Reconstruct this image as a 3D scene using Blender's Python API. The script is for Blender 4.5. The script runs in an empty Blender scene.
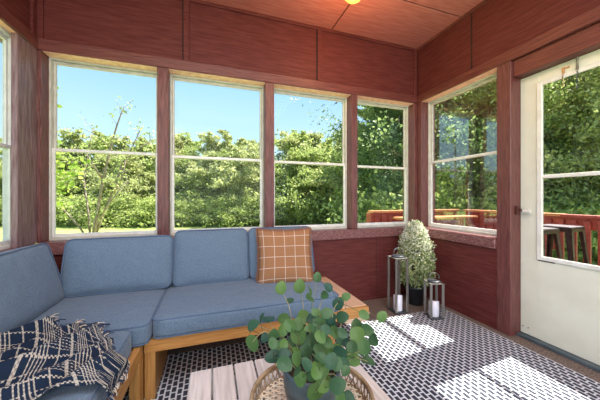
import bpy, bmesh, math, random
from mathutils import Vector, Matrix, noise
random.seed(7)
R_ = random.Random(11)
scene = bpy.context.scene
COL = scene.collection
PI = math.pi

# ------------------------------------------------------------------ camera
TH = math.atan(88 / 262)
CAM_Z = 1.05
cam_data = bpy.data.cameras.new('camera')
cam = bpy.data.objects.new('camera', cam_data)
COL.objects.link(cam)
cam.location = (0, 0, CAM_Z)
cam.rotation_euler = (PI / 2, 0, -TH)
cam_data.sensor_width = 36
cam_data.lens = 262 / 600 * 36
cam_data.shift_y = -2 / 600
cam_data.clip_start = 0.02
cam_data.clip_end = 300
scene.camera = cam

# ------------------------------------------------------------------ world
world = bpy.data.worlds.new('world')
scene.world = world
world.use_nodes = True
wn, wl = world.node_tree.nodes, world.node_tree.links
wn.clear()
w_out = wn.new('ShaderNodeOutputWorld')
w_bg = wn.new('ShaderNodeBackground')
w_tc = wn.new('ShaderNodeTexCoord')
w_sep = wn.new('ShaderNodeSeparateXYZ')
w_ramp = wn.new('ShaderNodeValToRGB')
w_ramp.color_ramp.elements[0].position = 0.0
w_ramp.color_ramp.elements[0].color = (0.66, 0.82, 0.95, 1)
w_ramp.color_ramp.elements[1].position = 0.75
w_ramp.color_ramp.elements[1].color = (0.13, 0.32, 0.75, 1)
e = w_ramp.color_ramp.elements.new(0.22)
e.color = (0.50, 0.75, 0.97, 1)
e = w_ramp.color_ramp.elements.new(0.45)
e.color = (0.27, 0.55, 0.94, 1)
w_noise = wn.new('ShaderNodeTexNoise')
w_noise.inputs['Scale'].default_value = 3.2
w_noise.inputs['Detail'].default_value = 6
w_map = wn.new('ShaderNodeMapping')
w_map.inputs['Scale'].default_value = (1, 1, 2.4)
w_cr = wn.new('ShaderNodeValToRGB')
w_cr.color_ramp.elements[0].position = 0.56
w_cr.color_ramp.elements[0].color = (0, 0, 0, 1)
w_cr.color_ramp.elements[1].position = 0.70
w_cr.color_ramp.elements[1].color = (0.55, 0.55, 0.55, 1)
w_mix = wn.new('ShaderNodeMixRGB')
w_mix.inputs['Color2'].default_value = (1.1, 1.1, 1.12, 1)
wl.new(w_tc.outputs['Generated'], w_sep.inputs[0])
wl.new(w_sep.outputs['Z'], w_ramp.inputs['Fac'])
wl.new(w_tc.outputs['Generated'], w_map.inputs['Vector'])
wl.new(w_map.outputs['Vector'], w_noise.inputs['Vector'])
wl.new(w_noise.outputs['Fac'], w_cr.inputs['Fac'])
w_lt = wn.new('ShaderNodeMapRange')
w_lt.inputs['From Min'].default_value = -0.45
w_lt.inputs['From Max'].default_value = -0.62
w_mul = wn.new('ShaderNodeMath')
w_mul.operation = 'MULTIPLY'
wl.new(w_sep.outputs['X'], w_lt.inputs['Value'])
wl.new(w_lt.outputs['Result'], w_mul.inputs[0])
wl.new(w_cr.outputs['Color'], w_mul.inputs[1])
wl.new(w_mul.outputs[0], w_mix.inputs['Fac'])
wl.new(w_ramp.outputs['Color'], w_mix.inputs['Color1'])
wl.new(w_mix.outputs['Color'], w_bg.inputs['Color'])
w_bg.inputs['Strength'].default_value = 0.95
wl.new(w_bg.outputs['Background'], w_out.inputs['Surface'])

# ------------------------------------------------------------------ sun
sun_d = bpy.data.lights.new('sun', 'SUN')
sun_d.energy = 13
sun_d.angle = math.radians(0.6)
sun_d.color = (1.0, 0.95, 0.87)
sun = bpy.data.objects.new('sun', sun_d)
COL.objects.link(sun)
sun.rotation_euler = Vector((-0.605, -0.05, -1.0)).to_track_quat('-Z', 'Y').to_euler()


def area(name, loc, target, size, energy, color, sy=None):
    d = bpy.data.lights.new(name, 'AREA')
    d.energy = energy
    d.color = color
    d.size = size
    if sy:
        d.shape = 'RECTANGLE'
        d.size_y = sy
    o = bpy.data.objects.new(name, d)
    COL.objects.link(o)
    o.location = loc
    o.rotation_euler = (Vector(target) - Vector(loc)).to_track_quat('-Z', 'Y').to_euler()
    return o


# added fill lights behind the camera: one up at the ceiling, one broad
area('ceiling_wash_fill', (-0.2, -0.9, 2.1), (0.1, 0.3, 2.7), 1.2, 7, (1.0, 0.88, 0.76))
area('rear_fill_light', (0.45, -2.5, 1.25), (0.45, 2.2, -0.1), 3.2, 66, (0.86, 0.94, 1.0), 2.4)
# added overhead fill above the seating, shining straight down, no fixture there
area('overhead_fill_light', (0.35, 0.1, 2.64), (0.35, 0.101, 0), 1.8, 38, (0.90, 0.97, 1.0))
# added warm fill from the rear left, washing the right hand wall
area('warm_fill_light', (-0.95, -1.5, 2.25), (2.1, 1.3, 2.2), 1.0, 18, (1.0, 0.58, 0.26))

scene.view_settings.view_transform = 'Standard'
scene.view_settings.look = 'None'
scene.view_settings.gamma = 1
scene.view_settings.use_curve_mapping = False
scene.view_settings.exposure = 0.55


# ------------------------------------------------------------------ materials
def new_mat(name):
    m = bpy.data.materials.new(name)
    m.use_nodes = True
    nt = m.node_tree
    b = nt.nodes['Principled BSDF']
    return m, nt, b


def noise_mat(name, c1, c2, scale=(1, 1, 1), nscale=8, detail=4, rough=0.6, bump=0.0, bscale=None,
              spec=0.5, metal=0.0, lo=0.35, hi=0.65, coords='Object'):
    m, nt, b = new_mat(name)
    tc = nt.nodes.new('ShaderNodeTexCoord')
    mp = nt.nodes.new('ShaderNodeMapping')
    mp.inputs['Scale'].default_value = scale
    n = nt.nodes.new('ShaderNodeTexNoise')
    n.inputs['Scale'].default_value = nscale
    n.inputs['Detail'].default_value = detail
    r = nt.nodes.new('ShaderNodeValToRGB')
    r.color_ramp.elements[0].position = lo
    r.color_ramp.elements[1].position = hi
    r.color_ramp.elements[0].color = (*c1, 1)
    r.color_ramp.elements[1].color = (*c2, 1)
    nt.links.new(tc.outputs[coords], mp.inputs['Vector'])
    nt.links.new(mp.outputs['Vector'], n.inputs['Vector'])
    nt.links.new(n.outputs['Fac'], r.inputs['Fac'])
    nt.links.new(r.outputs['Color'], b.inputs['Base Color'])
    b.inputs['Roughness'].default_value = rough
    b.inputs['Specular IOR Level'].default_value = spec
    b.inputs['Metallic'].default_value = metal
    if bump:
        n2 = nt.nodes.new('ShaderNodeTexNoise')
        n2.inputs['Scale'].default_value = bscale or nscale
        n2.inputs['Detail'].default_value = 5
        nt.links.new(mp.outputs['Vector'], n2.inputs['Vector'])
        bp = nt.nodes.new('ShaderNodeBump')
        bp.inputs['Strength'].default_value = bump
        bp.inputs['Distance'].default_value = 0.01
        nt.links.new(n2.outputs['Fac'], bp.inputs['Height'])
        nt.links.new(bp.outputs['Normal'], b.inputs['Normal'])
    return m


RED1, RED2 = (0.092, 0.019, 0.0175), (0.135, 0.034, 0.030)
M_wall_x = noise_mat('red_stained_board_x', RED1, RED2, (2, 6, 22), 3.0, 6, 0.55, 0.15, 5, spec=0.2)
M_wall_y = noise_mat('red_stained_board_y', RED1, RED2, (6, 2, 22), 3.0, 6, 0.55, 0.15, 5, spec=0.2)
M_wall_v = noise_mat('red_stained_post', (0.085, 0.022, 0.020), (0.20, 0.065, 0.056), (26, 26, 2.5), 3.0, 8, 0.38, 0.6, 5, lo=0.3, hi=0.72)
M_sheen_post = noise_mat('sky_sheen_red_post', (0.13, 0.055, 0.055), (0.30, 0.20, 0.21), (26, 26, 2.5), 3.0, 8, 0.38, 0.6, 5, lo=0.3, hi=0.72)  # paler lilac grey stands in for sky sheen on the corner post
M_ceil = noise_mat('red_stained_ceiling', (0.45, 0.14, 0.115), (0.57, 0.215, 0.18), (2, 22, 1), 2.6, 7, 0.5, 0.35, 4)
M_trim_x = noise_mat('red_trim_x', (0.10, 0.023, 0.021), (0.17, 0.046, 0.038), (2, 40, 40), 2.5, 7, 0.4, 0.5, 4)
M_trim_y = noise_mat('red_trim_y', (0.10, 0.023, 0.021), (0.17, 0.046, 0.038), (40, 2, 40), 2.5, 7, 0.4, 0.5, 4)
M_ledge = noise_mat('worn_red_ledge', (0.15, 0.045, 0.042), (0.36, 0.20, 0.19), (12, 12, 40), 3, 9, 0.38, 0.4, 6, lo=0.42, hi=0.8)
M_groove = noise_mat('dark_joint', (0.012, 0.006, 0.006), (0.02, 0.009, 0.008), rough=0.8)
M_sash = noise_mat('cream_sash_paint', (0.50, 0.49, 0.42), (0.60, 0.59, 0.52), (3, 3, 3), 6, 3, 0.45)
M_sash_w = noise_mat('white_sash_paint', (0.70, 0.69, 0.64), (0.80, 0.79, 0.75), (3, 3, 3), 6, 3, 0.45)
M_door = noise_mat('cream_door_paint', (0.68, 0.69, 0.58), (0.74, 0.75, 0.64), (2, 2, 2), 3, 4, 0.35)
M_thresh = noise_mat('blue_grey_threshold', (0.05, 0.075, 0.09), (0.08, 0.11, 0.13), rough=0.45)
M_floor = noise_mat('brown_speckled_floor', (0.085, 0.058, 0.045), (0.27, 0.20, 0.165), (1, 1, 1), 95, 3, 0.85, 0.5, 160, lo=0.38, hi=0.66)
M_brass = noise_mat('aged_brass', (0.25, 0.18, 0.10), (0.4, 0.3, 0.18), rough=0.4, metal=0.9)
M_brown = noise_mat('brown_latch', (0.06, 0.015, 0.012), (0.08, 0.02, 0.015), rough=0.4)
M_steel = noise_mat('brushed_steel', (0.24, 0.22, 0.20), (0.36, 0.34, 0.31), (60, 60, 2), 4, 3, 0.38, metal=0.85)
M_slate = noise_mat('dark_lantern_plate', (0.03, 0.035, 0.045), (0.05, 0.055, 0.065), rough=0.35)
M_black = noise_mat('black_pot', (0.012, 0.014, 0.018), (0.025, 0.028, 0.033), rough=0.5)
M_soil = noise_mat('soil', (0.02, 0.013, 0.008), (0.07, 0.045, 0.03), nscale=60, rough=0.95)
M_teak_x = noise_mat('honey_teak_x', (0.40, 0.175, 0.042), (0.56, 0.28, 0.082), (2, 30, 30), 3, 6, 0.4, 0.12, 4)
M_teak_y = noise_mat('honey_teak_y', (0.40, 0.175, 0.042), (0.56, 0.28, 0.082), (30, 2, 30), 3, 6, 0.4, 0.12, 4)
M_teak_v = noise_mat('honey_teak_v', (0.38, 0.165, 0.04), (0.52, 0.26, 0.075), (30, 30, 2), 3, 6, 0.4, 0.12, 4)
M_teak_top = noise_mat('pale_teak_top', (0.60, 0.36, 0.22), (0.70, 0.45, 0.29), (24, 2, 24), 3, 6, 0.45, 0.1, 4)
M_white_wood = noise_mat('whitewashed_plank', (0.43, 0.37, 0.345), (0.60, 0.535, 0.505), (26, 1.6, 20), 3, 7, 0.55, 0.2, 5)
M_candle = noise_mat('white_wax', (0.72, 0.70, 0.80), (0.80, 0.78, 0.86), nscale=3, rough=0.4)
M_rail = noise_mat('red_rail_paint', (0.30, 0.052, 0.034), (0.42, 0.085, 0.055), (3, 3, 3), 8, 4, 0.55)
M_orange_rail = noise_mat('orange_stained_cap', (0.52, 0.20, 0.07), (0.66, 0.30, 0.12), (20, 2, 20), 3, 5, 0.5)
M_deck = noise_mat('weathered_deck', (0.22, 0.09, 0.06), (0.32, 0.15, 0.10), (30, 2, 2), 3, 5, 0.7)
M_gun = noise_mat('dark_gunmetal', (0.02, 0.012, 0.014), (0.05, 0.033, 0.035), nscale=20, rough=0.35, metal=0.4)
M_gun_top = noise_mat('scuffed_gunmetal_seat', (0.16, 0.13, 0.14), (0.30, 0.27, 0.28), nscale=14, rough=0.35, metal=0.3)
M_grass = noise_mat('lawn_green', (0.20, 0.27, 0.055), (0.42, 0.47, 0.13), (1, 1, 1), 3.0, 8, 0.9)
M_bark = noise_mat('grey_bark', (0.18, 0.15, 0.11), (0.40, 0.35, 0.28), (8, 8, 2), 4, 5, 0.9)
M_twig = noise_mat('pale_twig', (0.16, 0.12, 0.085), (0.32, 0.26, 0.20), (8, 8, 2), 4, 5, 0.9)
M_ceramic = noise_mat('slate_green_ceramic', (0.028, 0.045, 0.052), (0.07, 0.10, 0.11), (3, 3, 6), 5, 6, 0.38, 0.2, 12)
M_rattan = noise_mat('brown_rattan', (0.20, 0.12, 0.06), (0.44, 0.31, 0.18), nscale=30, rough=0.5)
M_rattan_l = noise_mat('pale_rattan_weave', (0.62, 0.52, 0.40), (0.78, 0.69, 0.56), nscale=30, rough=0.5)
M_stemg = noise_mat('eucalyptus_stem', (0.20, 0.20, 0.09), (0.33, 0.28, 0.15), nscale=20, rough=0.6)
M_lampglass = noise_mat('amber_lamp_glass', (0.45, 0.24, 0.07), (0.5, 0.28, 0.09), rough=0.3)
_b = M_lampglass.node_tree.nodes['Principled BSDF']
_b.inputs['Emission Color'].default_value = (1.0, 0.48, 0.10, 1)
_b.inputs['Emission Strength'].default_value = 0.55


def fabric_mat(name, c1, c2, ns=330, rough=0.92, wr=True):
    m, nt, b = new_mat(name)
    tc = nt.nodes.new('ShaderNodeTexCoord')
    n = nt.nodes.new('ShaderNodeTexNoise')
    n.inputs['Scale'].default_value = ns
    n.inputs['Detail'].default_value = 2
    r = nt.nodes.new('ShaderNodeValToRGB')
    r.color_ramp.elements[0].position = 0.36
    r.color_ramp.elements[1].position = 0.64
    r.color_ramp.elements[0].color = (*c1, 1)
    r.color_ramp.elements[1].color = (*c2, 1)
    nt.links.new(tc.outputs['Object'], n.inputs['Vector'])
    nt.links.new(n.outputs['Fac'], r.inputs['Fac'])
    nt.links.new(r.outputs['Color'], b.inputs['Base Color'])
    b.inputs['Roughness'].default_value = rough
    b.inputs['Specular IOR Level'].default_value = 0.2
    b.inputs['Sheen Weight'].default_value = 0.15
    if wr:
        n2 = nt.nodes.new('ShaderNodeTexNoise')
        n2.inputs['Scale'].default_value = 6
        n2.inputs['Detail'].default_value = 3
        bp = nt.nodes.new('ShaderNodeBump')
        bp.inputs['Strength'].default_value = 0.5
        bp.inputs['Distance'].default_value = 0.05
        nt.links.new(tc.outputs['Object'], n2.inputs['Vector'])
        nt.links.new(n2.outputs['Fac'], bp.inputs['Height'])
        nt.links.new(bp.outputs['Normal'], b.inputs['Normal'])
    return m


M_blue = fabric_mat('heathered_blue_fabric', (0.085, 0.135, 0.20), (0.165, 0.23, 0.315))
M_pipe = fabric_mat('blue_piping', (0.07, 0.12, 0.2), (0.12, 0.18, 0.28), wr=False)
M_navy = fabric_mat('navy_yarn', (0.012, 0.024, 0.055), (0.03, 0.05, 0.10), wr=False)
M_cream_yarn = fabric_mat('cream_yarn', (0.45, 0.38, 0.30), (0.62, 0.55, 0.46), wr=False)
M_tanfringe = fabric_mat('rust_edge', (0.22, 0.08, 0.03), (0.34, 0.14, 0.06), wr=False)


def glass_mat(name, f0=0.004, tint=(1, 1, 1)):
    m = bpy.data.materials.new(name)
    m.use_nodes = True
    nt = m.node_tree
    nt.nodes.clear()
    out = nt.nodes.new('ShaderNodeOutputMaterial')
    mix = nt.nodes.new('ShaderNodeMixShader')
    tr = nt.nodes.new('ShaderNodeBsdfTransparent')
    tr.inputs['Color'].default_value = (*tint, 1)
    gl = nt.nodes.new('ShaderNodeBsdfGlossy')
    gl.inputs['Roughness'].default_value = 0.0
    lw_ = nt.nodes.new('ShaderNodeLayerWeight')
    lw_.inputs['Blend'].default_value = 0.5
    pw = nt.nodes.new('ShaderNodeMath')
    pw.operation = 'POWER'
    pw.inputs[1].default_value = 4
    ma = nt.nodes.new('ShaderNodeMath')
    ma.operation = 'MULTIPLY_ADD'
    ma.inputs[1].default_value = 1 - f0
    ma.inputs[2].default_value = f0
    nt.links.new(lw_.outputs['Facing'], pw.inputs[0])
    nt.links.new(pw.outputs[0], ma.inputs[0])
    nt.links.new(ma.outputs[0], mix.inputs[0])
    nt.links.new(tr.outputs[0], mix.inputs[1])
    nt.links.new(gl.outputs[0], mix.inputs[2])
    nt.links.new(mix.outputs[0], out.inputs['Surface'])
    return m


M_glass = glass_mat('window_glass', tint=(0.97, 0.98, 0.97))
M_glass_r = glass_mat('window_glass_double', f0=0.13, tint=(0.97, 0.98, 0.97))


def leaf_mat(name, c1, c2, trans=0.35, ns=1.5, rough=0.5, tcol=None, coords='Object', spec=0.3, per_object=False):
    m = bpy.data.materials.new(name)
    m.use_nodes = True
    nt = m.node_tree
    b = nt.nodes['Principled BSDF']
    out = nt.nodes['Material Output']
    geo = nt.nodes.new('ShaderNodeNewGeometry')
    r = nt.nodes.new('ShaderNodeValToRGB')
    r.color_ramp.elements[0].color = (*c1, 1)
    r.color_ramp.elements[1].color = (*c2, 1)
    if per_object:
        oi = nt.nodes.new('ShaderNodeObjectInfo')
        nt.links.new(oi.outputs['Random'], r.inputs['Fac'])
    else:
        nt.links.new(geo.outputs['Random Per Island'], r.inputs['Fac'])
    nt.links.new(r.outputs['Color'], b.inputs['Base Color'])
    b.inputs['Roughness'].default_value = rough
    b.inputs['Specular IOR Level'].default_value = spec
    tl = nt.nodes.new('ShaderNodeBsdfTranslucent')
    if tcol:
        tl.inputs['Color'].default_value = (*tcol, 1)
    else:
        nt.links.new(r.outputs['Color'], tl.inputs['Color'])
    mx = nt.nodes.new('ShaderNodeMixShader')
    mx.inputs[0].default_value = trans
    nt.links.new(b.outputs[0], mx.inputs[1])
    nt.links.new(tl.outputs[0], mx.inputs[2])
    nt.links.new(mx.outputs[0], out.inputs['Surface'])
    return m


M_leaf_mid = leaf_mat('woodland_leaf', (0.25, 0.33, 0.09), (0.58, 0.64, 0.23), 0.5)
M_leaf_olive = leaf_mat('olive_leaf', (0.30, 0.34, 0.13), (0.64, 0.66, 0.30), 0.5)
M_leaf_dark = leaf_mat('dark_leaf', (0.09, 0.16, 0.05), (0.34, 0.43, 0.15), 0.45)
M_leaf_lite = leaf_mat('lime_leaf', (0.28, 0.42, 0.06), (0.52, 0.62, 0.13), 0.5)
M_leaf_euc = leaf_mat('silver_dollar_leaf', (0.016, 0.060, 0.042), (0.085, 0.17, 0.04), 0.15, rough=0.45, spec=0.3, per_object=True)
M_leaf_top = leaf_mat('topiary_leaf', (0.16, 0.25, 0.08), (0.55, 0.60, 0.32), 0.25)
M_blossom = leaf_mat('white_blossom', (0.75, 0.76, 0.55), (0.9, 0.9, 0.80), 0.3)


def rug_material():
    m, nt, b = new_mat('woven_black_white_rug')
    tc = nt.nodes.new('ShaderNodeTexCoord')
    mp = nt.nodes.new('ShaderNodeMapping')
    mp.inputs['Rotation'].default_value = (0, 0, PI / 2)
    nz = nt.nodes.new('ShaderNodeTexNoise')
    nz.inputs['Scale'].default_value = 40
    ad = nt.nodes.new('ShaderNodeMixRGB')
    ad.blend_type = 'LINEAR_LIGHT'
    ad.inputs['Fac'].default_value = 0.004
    br = nt.nodes.new('ShaderNodeTexBrick')
    br.inputs['Color1'].default_value = (0.020, 0.022, 0.040, 1)
    br.inputs['Color2'].default_value = (0.034, 0.037, 0.060, 1)
    br.inputs['Mortar'].default_value = (0.62, 0.64, 0.68, 1)
    br.inputs['Scale'].default_value = 1
    br.inputs['Brick Width'].default_value = 0.047
    br.inputs['Row Height'].default_value = 0.030
    br.inputs['Mortar Size'].default_value = 0.0046
    br.inputs['Mortar Smooth'].default_value = 0.15
    br.offset = 0.5
    nt.links.new(tc.outputs['Object'], ad.inputs['Color1'])
    nt.links.new(nz.outputs['Color'], ad.inputs['Color2'])
    nt.links.new(ad.outputs['Color'], mp.inputs['Vector'])
    nt.links.new(mp.outputs['Vector'], br.inputs['Vector'])
    nt.links.new(br.outputs['Color'], b.inputs['Base Color'])
    b.inputs['Roughness'].default_value = 0.9
    bp = nt.nodes.new('ShaderNodeBump')
    bp.inputs['Strength'].default_value = 0.5
    bp.inputs['Distance'].default_value = 0.003
    nt.links.new(br.outputs['Fac'], bp.inputs['Height'])
    nt.links.new(bp.outputs['Normal'], b.inputs['Normal'])
    return m


def stripe_ramp(nt, sock, period, stripes):
    """mask 0/1 for |stripes| = list of (start, end) in 0..1 of a period"""
    ml = nt.nodes.new('ShaderNodeMath')
    ml.operation = 'MULTIPLY'
    ml.inputs[1].default_value = 1 / period
    fr = nt.nodes.new('ShaderNodeMath')
    fr.operation = 'FRACT'
    nt.links.new(sock, ml.inputs[0])
    nt.links.new(ml.outputs[0], fr.inputs[0])
    r = nt.nodes.new('ShaderNodeValToRGB')
    r.color_ramp.interpolation = 'CONSTANT'
    els = r.color_ramp.elements
    els[0].position = 0
    els[0].color = (0, 0, 0, 1)
    els[1].position = 1
    els[1].color = (0, 0, 0, 1)
    for a, b_ in stripes:
        x = els.new(a)
        x.color = (1, 1, 1, 1)
        x = els.new(b_)
        x.color = (0, 0, 0, 1)
    nt.links.new(fr.outputs[0], r.inputs['Fac'])
    return r.outputs['Color']


def plaid_material():
    m, nt, b = new_mat('navy_cream_plaid')
    uv = nt.nodes.new('ShaderNodeTexCoord')
    sp = nt.nodes.new('ShaderNodeSeparateXYZ')
    nt.links.new(uv.outputs['UV'], sp.inputs[0])
    st = [(0.04, 0.11), (0.24, 0.265), (0.31, 0.335), (0.38, 0.405), (0.45, 0.475), (0.52, 0.545), (0.76, 0.79)]
    A = stripe_ramp(nt, sp.outputs['X'], 0.185, st)
    B = stripe_ramp(nt, sp.outputs['Y'], 0.185, st)
    ck = nt.nodes.new('ShaderNodeTexChecker')
    ck.inputs['Scale'].default_value = 130
    nt.links.new(uv.outputs['UV'], ck.inputs['Vector'])
    mx = nt.nodes.new('ShaderNodeMixRGB')
    nt.links.new(ck.outputs['Fac'], mx.inputs['Fac'])
    nt.links.new(A, mx.inputs['Color1'])
    nt.links.new(B, mx.inputs['Color2'])
    mul = nt.nodes.new('ShaderNodeMixRGB')
    mul.blend_type = 'LIGHTEN'
    mul.inputs['Fac'].default_value = 0.55
    nt.links.new(mx.outputs['Color'], mul.inputs['Color1'])
    nt.links.new(A, mul.inputs['Color2'])
    cm = nt.nodes.new('ShaderNodeMixRGB')
    cm.inputs['Color1'].default_value = (0.012, 0.022, 0.045, 1)
    cm.inputs['Color2'].default_value = (0.42, 0.385, 0.33, 1)
    nt.links.new(mul.outputs['Color'], cm.inputs['Fac'])
    nt.links.new(cm.outputs['Color'], b.inputs['Base Color'])
    b.inputs['Roughness'].default_value = 0.95
    b.inputs['Specular IOR Level'].default_value = 0.1
    return m


def pillow_material():
    m, nt, b = new_mat('rust_windowpane_check')
    uv = nt.nodes.new('ShaderNodeTexCoord')
    sp = nt.nodes.new('ShaderNodeSeparateXYZ')
    nt.links.new(uv.outputs['UV'], sp.inputs[0])
    A = stripe_ramp(nt, sp.outputs['X'], 0.192, [(0.5, 0.545)])
    B = stripe_ramp(nt, sp.outputs['Y'], 0.192, [(0.48, 0.525)])
    mx = nt.nodes.new('ShaderNodeMixRGB')
    mx.blend_type = 'LIGHTEN'
    mx.inputs['Fac'].default_value = 1
    nt.links.new(A, mx.inputs['Color1'])
    nt.links.new(B, mx.inputs['Color2'])
    n = nt.nodes.new('ShaderNodeTexNoise')
    n.inputs['Scale'].default_value = 160
    nt.links.new(uv.outputs['UV'], n.inputs['Vector'])
    r = nt.nodes.new('ShaderNodeValToRGB')
    r.color_ramp.elements[0].position = 0.3
    r.color_ramp.elements[1].position = 0.7
    r.color_ramp.elements[0].color = (0.26, 0.12, 0.055, 1)
    r.color_ramp.elements[1].color = (0.38, 0.19, 0.095, 1)
    nt.links.new(n.outputs['Fac'], r.inputs['Fac'])
    cm = nt.nodes.new('ShaderNodeMixRGB')
    cm.inputs['Color2'].default_value = (0.62, 0.52, 0.44, 1)
    nt.links.new(mx.outputs['Color'], cm.inputs['Fac'])
    nt.links.new(r.outputs['Color'], cm.inputs['Color1'])
    nt.links.new(cm.outputs['Color'], b.inputs['Base Color'])
    b.inputs['Roughness'].default_value = 0.85
    b.inputs['Specular IOR Level'].default_value = 0.2
    return m


M_rug = rug_material()
M_plaid = plaid_material()
M_check = pillow_material()


# ------------------------------------------------------------------ helpers
def obj(name, bm, mat, parent=None, smooth=False, loc=None):
    me = bpy.data.meshes.new(name)
    bmesh.ops.recalc_face_normals(bm, faces=bm.faces[:]) if len(bm.faces) < 20000 else None
    bm.to_mesh(me)
    bm.free()
    if smooth:
        for p in me.polygons:
            p.use_smooth = True
    me.materials.append(mat)
    o = bpy.data.objects.new(name, me)
    COL.objects.link(o)
    if parent:
        o.parent = parent
    if loc:
        o.location = loc
    return o


def tag(o, label, cat, group=None, kind=None):
    o['label'] = label
    o['category'] = cat
    if group:
        o['group'] = group
    if kind:
        o['kind'] = kind
    return o


def thing(name, label, cat, loc=(0, 0, 0), rz=0, group=None):
    o = bpy.data.objects.new(name, None)
    COL.objects.link(o)
    o.empty_display_size = 0.1
    o.location = loc
    o.rotation_euler = (0, 0, rz)
    return tag(o, label, cat, group)


def struct(name, bm, mat, label, cat, parent=None):
    o = obj(name, bm, mat, parent)
    if not parent:
        tag(o, label, cat, kind='structure')
    return o


def box(bm, x0, x1, y0, y1, z0, z1, bev=0.0, M=None, seg=2):
    ret = bmesh.ops.create_cube(bm, size=1)
    vs = ret['verts']
    for v in vs:
        v.co = Vector(((x0 + x1) / 2 + v.co.x * (x1 - x0), (y0 + y1) / 2 + v.co.y * (y1 - y0), (z0 + z1) / 2 + v.co.z * (z1 - z0)))
        if M is not None:
            v.co = M @ v.co
    if bev:
        es = list({e for v in vs for e in v.link_edges})
        bmesh.ops.bevel(bm, geom=es, offset=bev, segments=seg, affect='EDGES', profile=0.6)
    return bm


def BX(*a, **k):
    return box(bmesh.new(), *a, **k)


def tube(bm, pts, rad, n=6, cap=True):
    pts = [Vector(p) for p in pts]
    if not isinstance(rad, (list, tuple)):
        rad = [rad] * len(pts)
    rings = []
    up = Vector((0.13, 0.21, 0.97)).normalized()
    for i, p in enumerate(pts):
        d = (pts[min(i + 1, len(pts) - 1)] - pts[max(i - 1, 0)])
        d = d.normalized() if d.length > 1e-9 else Vector((0, 0, 1))
        a = d.cross(up)
        if a.length < 0.05:
            a = d.cross(Vector((1, 0, 0)))
        a.normalize()
        b = d.cross(a)
        rings.append([bm.verts.new(p + (a * math.cos(2 * PI * k / n) + b * math.sin(2 * PI * k / n)) * rad[i]) for k in range(n)])
    for r0, r1 in zip(rings, rings[1:]):
        for k in range(n):
            bm.faces.new((r0[k], r0[(k + 1) % n], r1[(k + 1) % n], r1[k]))
    if cap:
        bm.faces.new(rings[0][::-1])
        bm.faces.new(rings[-1])
    return bm


def ring(bm, c, r, t, n=48, m=6, M=None):
    """torus lying flat at c"""
    vs = []
    for i in range(n):
        a = 2 * PI * i / n
        row = []
        for k in range(m):
            b = 2 * PI * k / m
            p = Vector((c[0] + (r + t * math.cos(b)) * math.cos(a), c[1] + (r + t * math.cos(b)) * math.sin(a), c[2] + t * math.sin(b)))
            row.append(bm.verts.new(M @ p if M else p))
        vs.append(row)
    for i in range(n):
        for k in range(m):
            bm.faces.new((vs[i][k], vs[(i + 1) % n][k], vs[(i + 1) % n][(k + 1) % m], vs[i][(k + 1) % m]))
    return bm


def lathe(bm, prof, n=32, c=(0, 0, 0)):
    rows = []
    for r, z in prof:
        rows.append([bm.verts.new((c[0] + r * math.cos(2 * PI * k / n), c[1] + r * math.sin(2 * PI * k / n), c[2] + z)) for k in range(n)])
    for a, b in zip(rows, rows[1:]):
        for k in range(n):
            bm.faces.new((a[k], a[(k + 1) % n], b[(k + 1) % n], b[k]))
    bm.faces.new(rows[0][::-1])
    bm.faces.new(rows[-1])
    return bm


# ------------------------------------------------------------------ room
XL, XR, YB = -1.165, 2.148, 2.333
ZC = 2.70
Y0 = -2.6
WT = 0.18       # wall thickness
SILL_T, SILL_B = 0.735, 0.645
HB, HT = 2.09, 2.173

struct('floor', BX(XL - WT, XR + WT, Y0, YB + WT, -0.1, 0), M_floor, 'brown speckled floor around the rug', 'floor')
# ceiling sheets with open joints over a dark backing
cl = bmesh.new()
gx, gy = 1.113, 1.80
g = 0.006
for (a, b, c, d) in ((XL - WT, gx - g, Y0, -0.6), (XL - WT, gx - g, -0.6 + 2 * g, YB + WT), (gx + g, XR + WT, gy + g, YB + WT), (gx + g, XR + WT, gy - 2.44, gy - g), (gx + g, XR + WT, Y0, gy - 2.45)):
    box(cl, a, b, c, d, ZC, ZC + 0.012, 0.002, seg=1)
ceil = struct('ceiling', cl, M_ceil, 'red stained plywood ceiling with narrow dark joints', 'ceiling')
struct('ceiling_joint', BX(XL - WT, XR + WT, Y0, YB + WT, ZC + 0.013, ZC + 0.1), M_groove, '', '', ceil)

# back wall : lower panel, upper panel with battens, and everything framing the openings
bw = bmesh.new()
box(bw, XL - WT, XR + WT, YB, YB + WT, 0, SILL_B)
wall_back = struct('wall_back', bw, M_wall_x, 'red stained plank wall under and above the back windows', 'wall')
ub = bmesh.new()
box(ub, XL - WT, XR + WT, YB + 0.012, YB + WT, HT - 0.05, ZC)
struct('upper_panel', ub, M_wall_x, '', '', wall_back)
bt = bmesh.new()
for x in (XL + 0.012, -0.20, 0.983, XR - 0.02):
    box(bt, x - 0.022, x + 0.022, YB - 0.004, YB + 0.02, HT, ZC - 0.03, 0.003, seg=1)
struct('batten', bt, M_wall_x, '', '', wall_back)
bt = bmesh.new()
for x in (-0.20, 0.983):
    box(bt, x - 0.031, x - 0.022, YB + 0.008, YB + 0.013, HT, ZC - 0.03)
struct('batten_gap', bt, M_groove, '', '', wall_back)
bt = bmesh.new()
for x in (-0.4, 0.78, 1.62):
    box(bt, x - 0.002, x + 0.002, YB - 0.0012, YB + 0.001, 0.0, SILL_B)
struct('panel_joint', bt, M_groove, '', '', wall_back)
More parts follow.
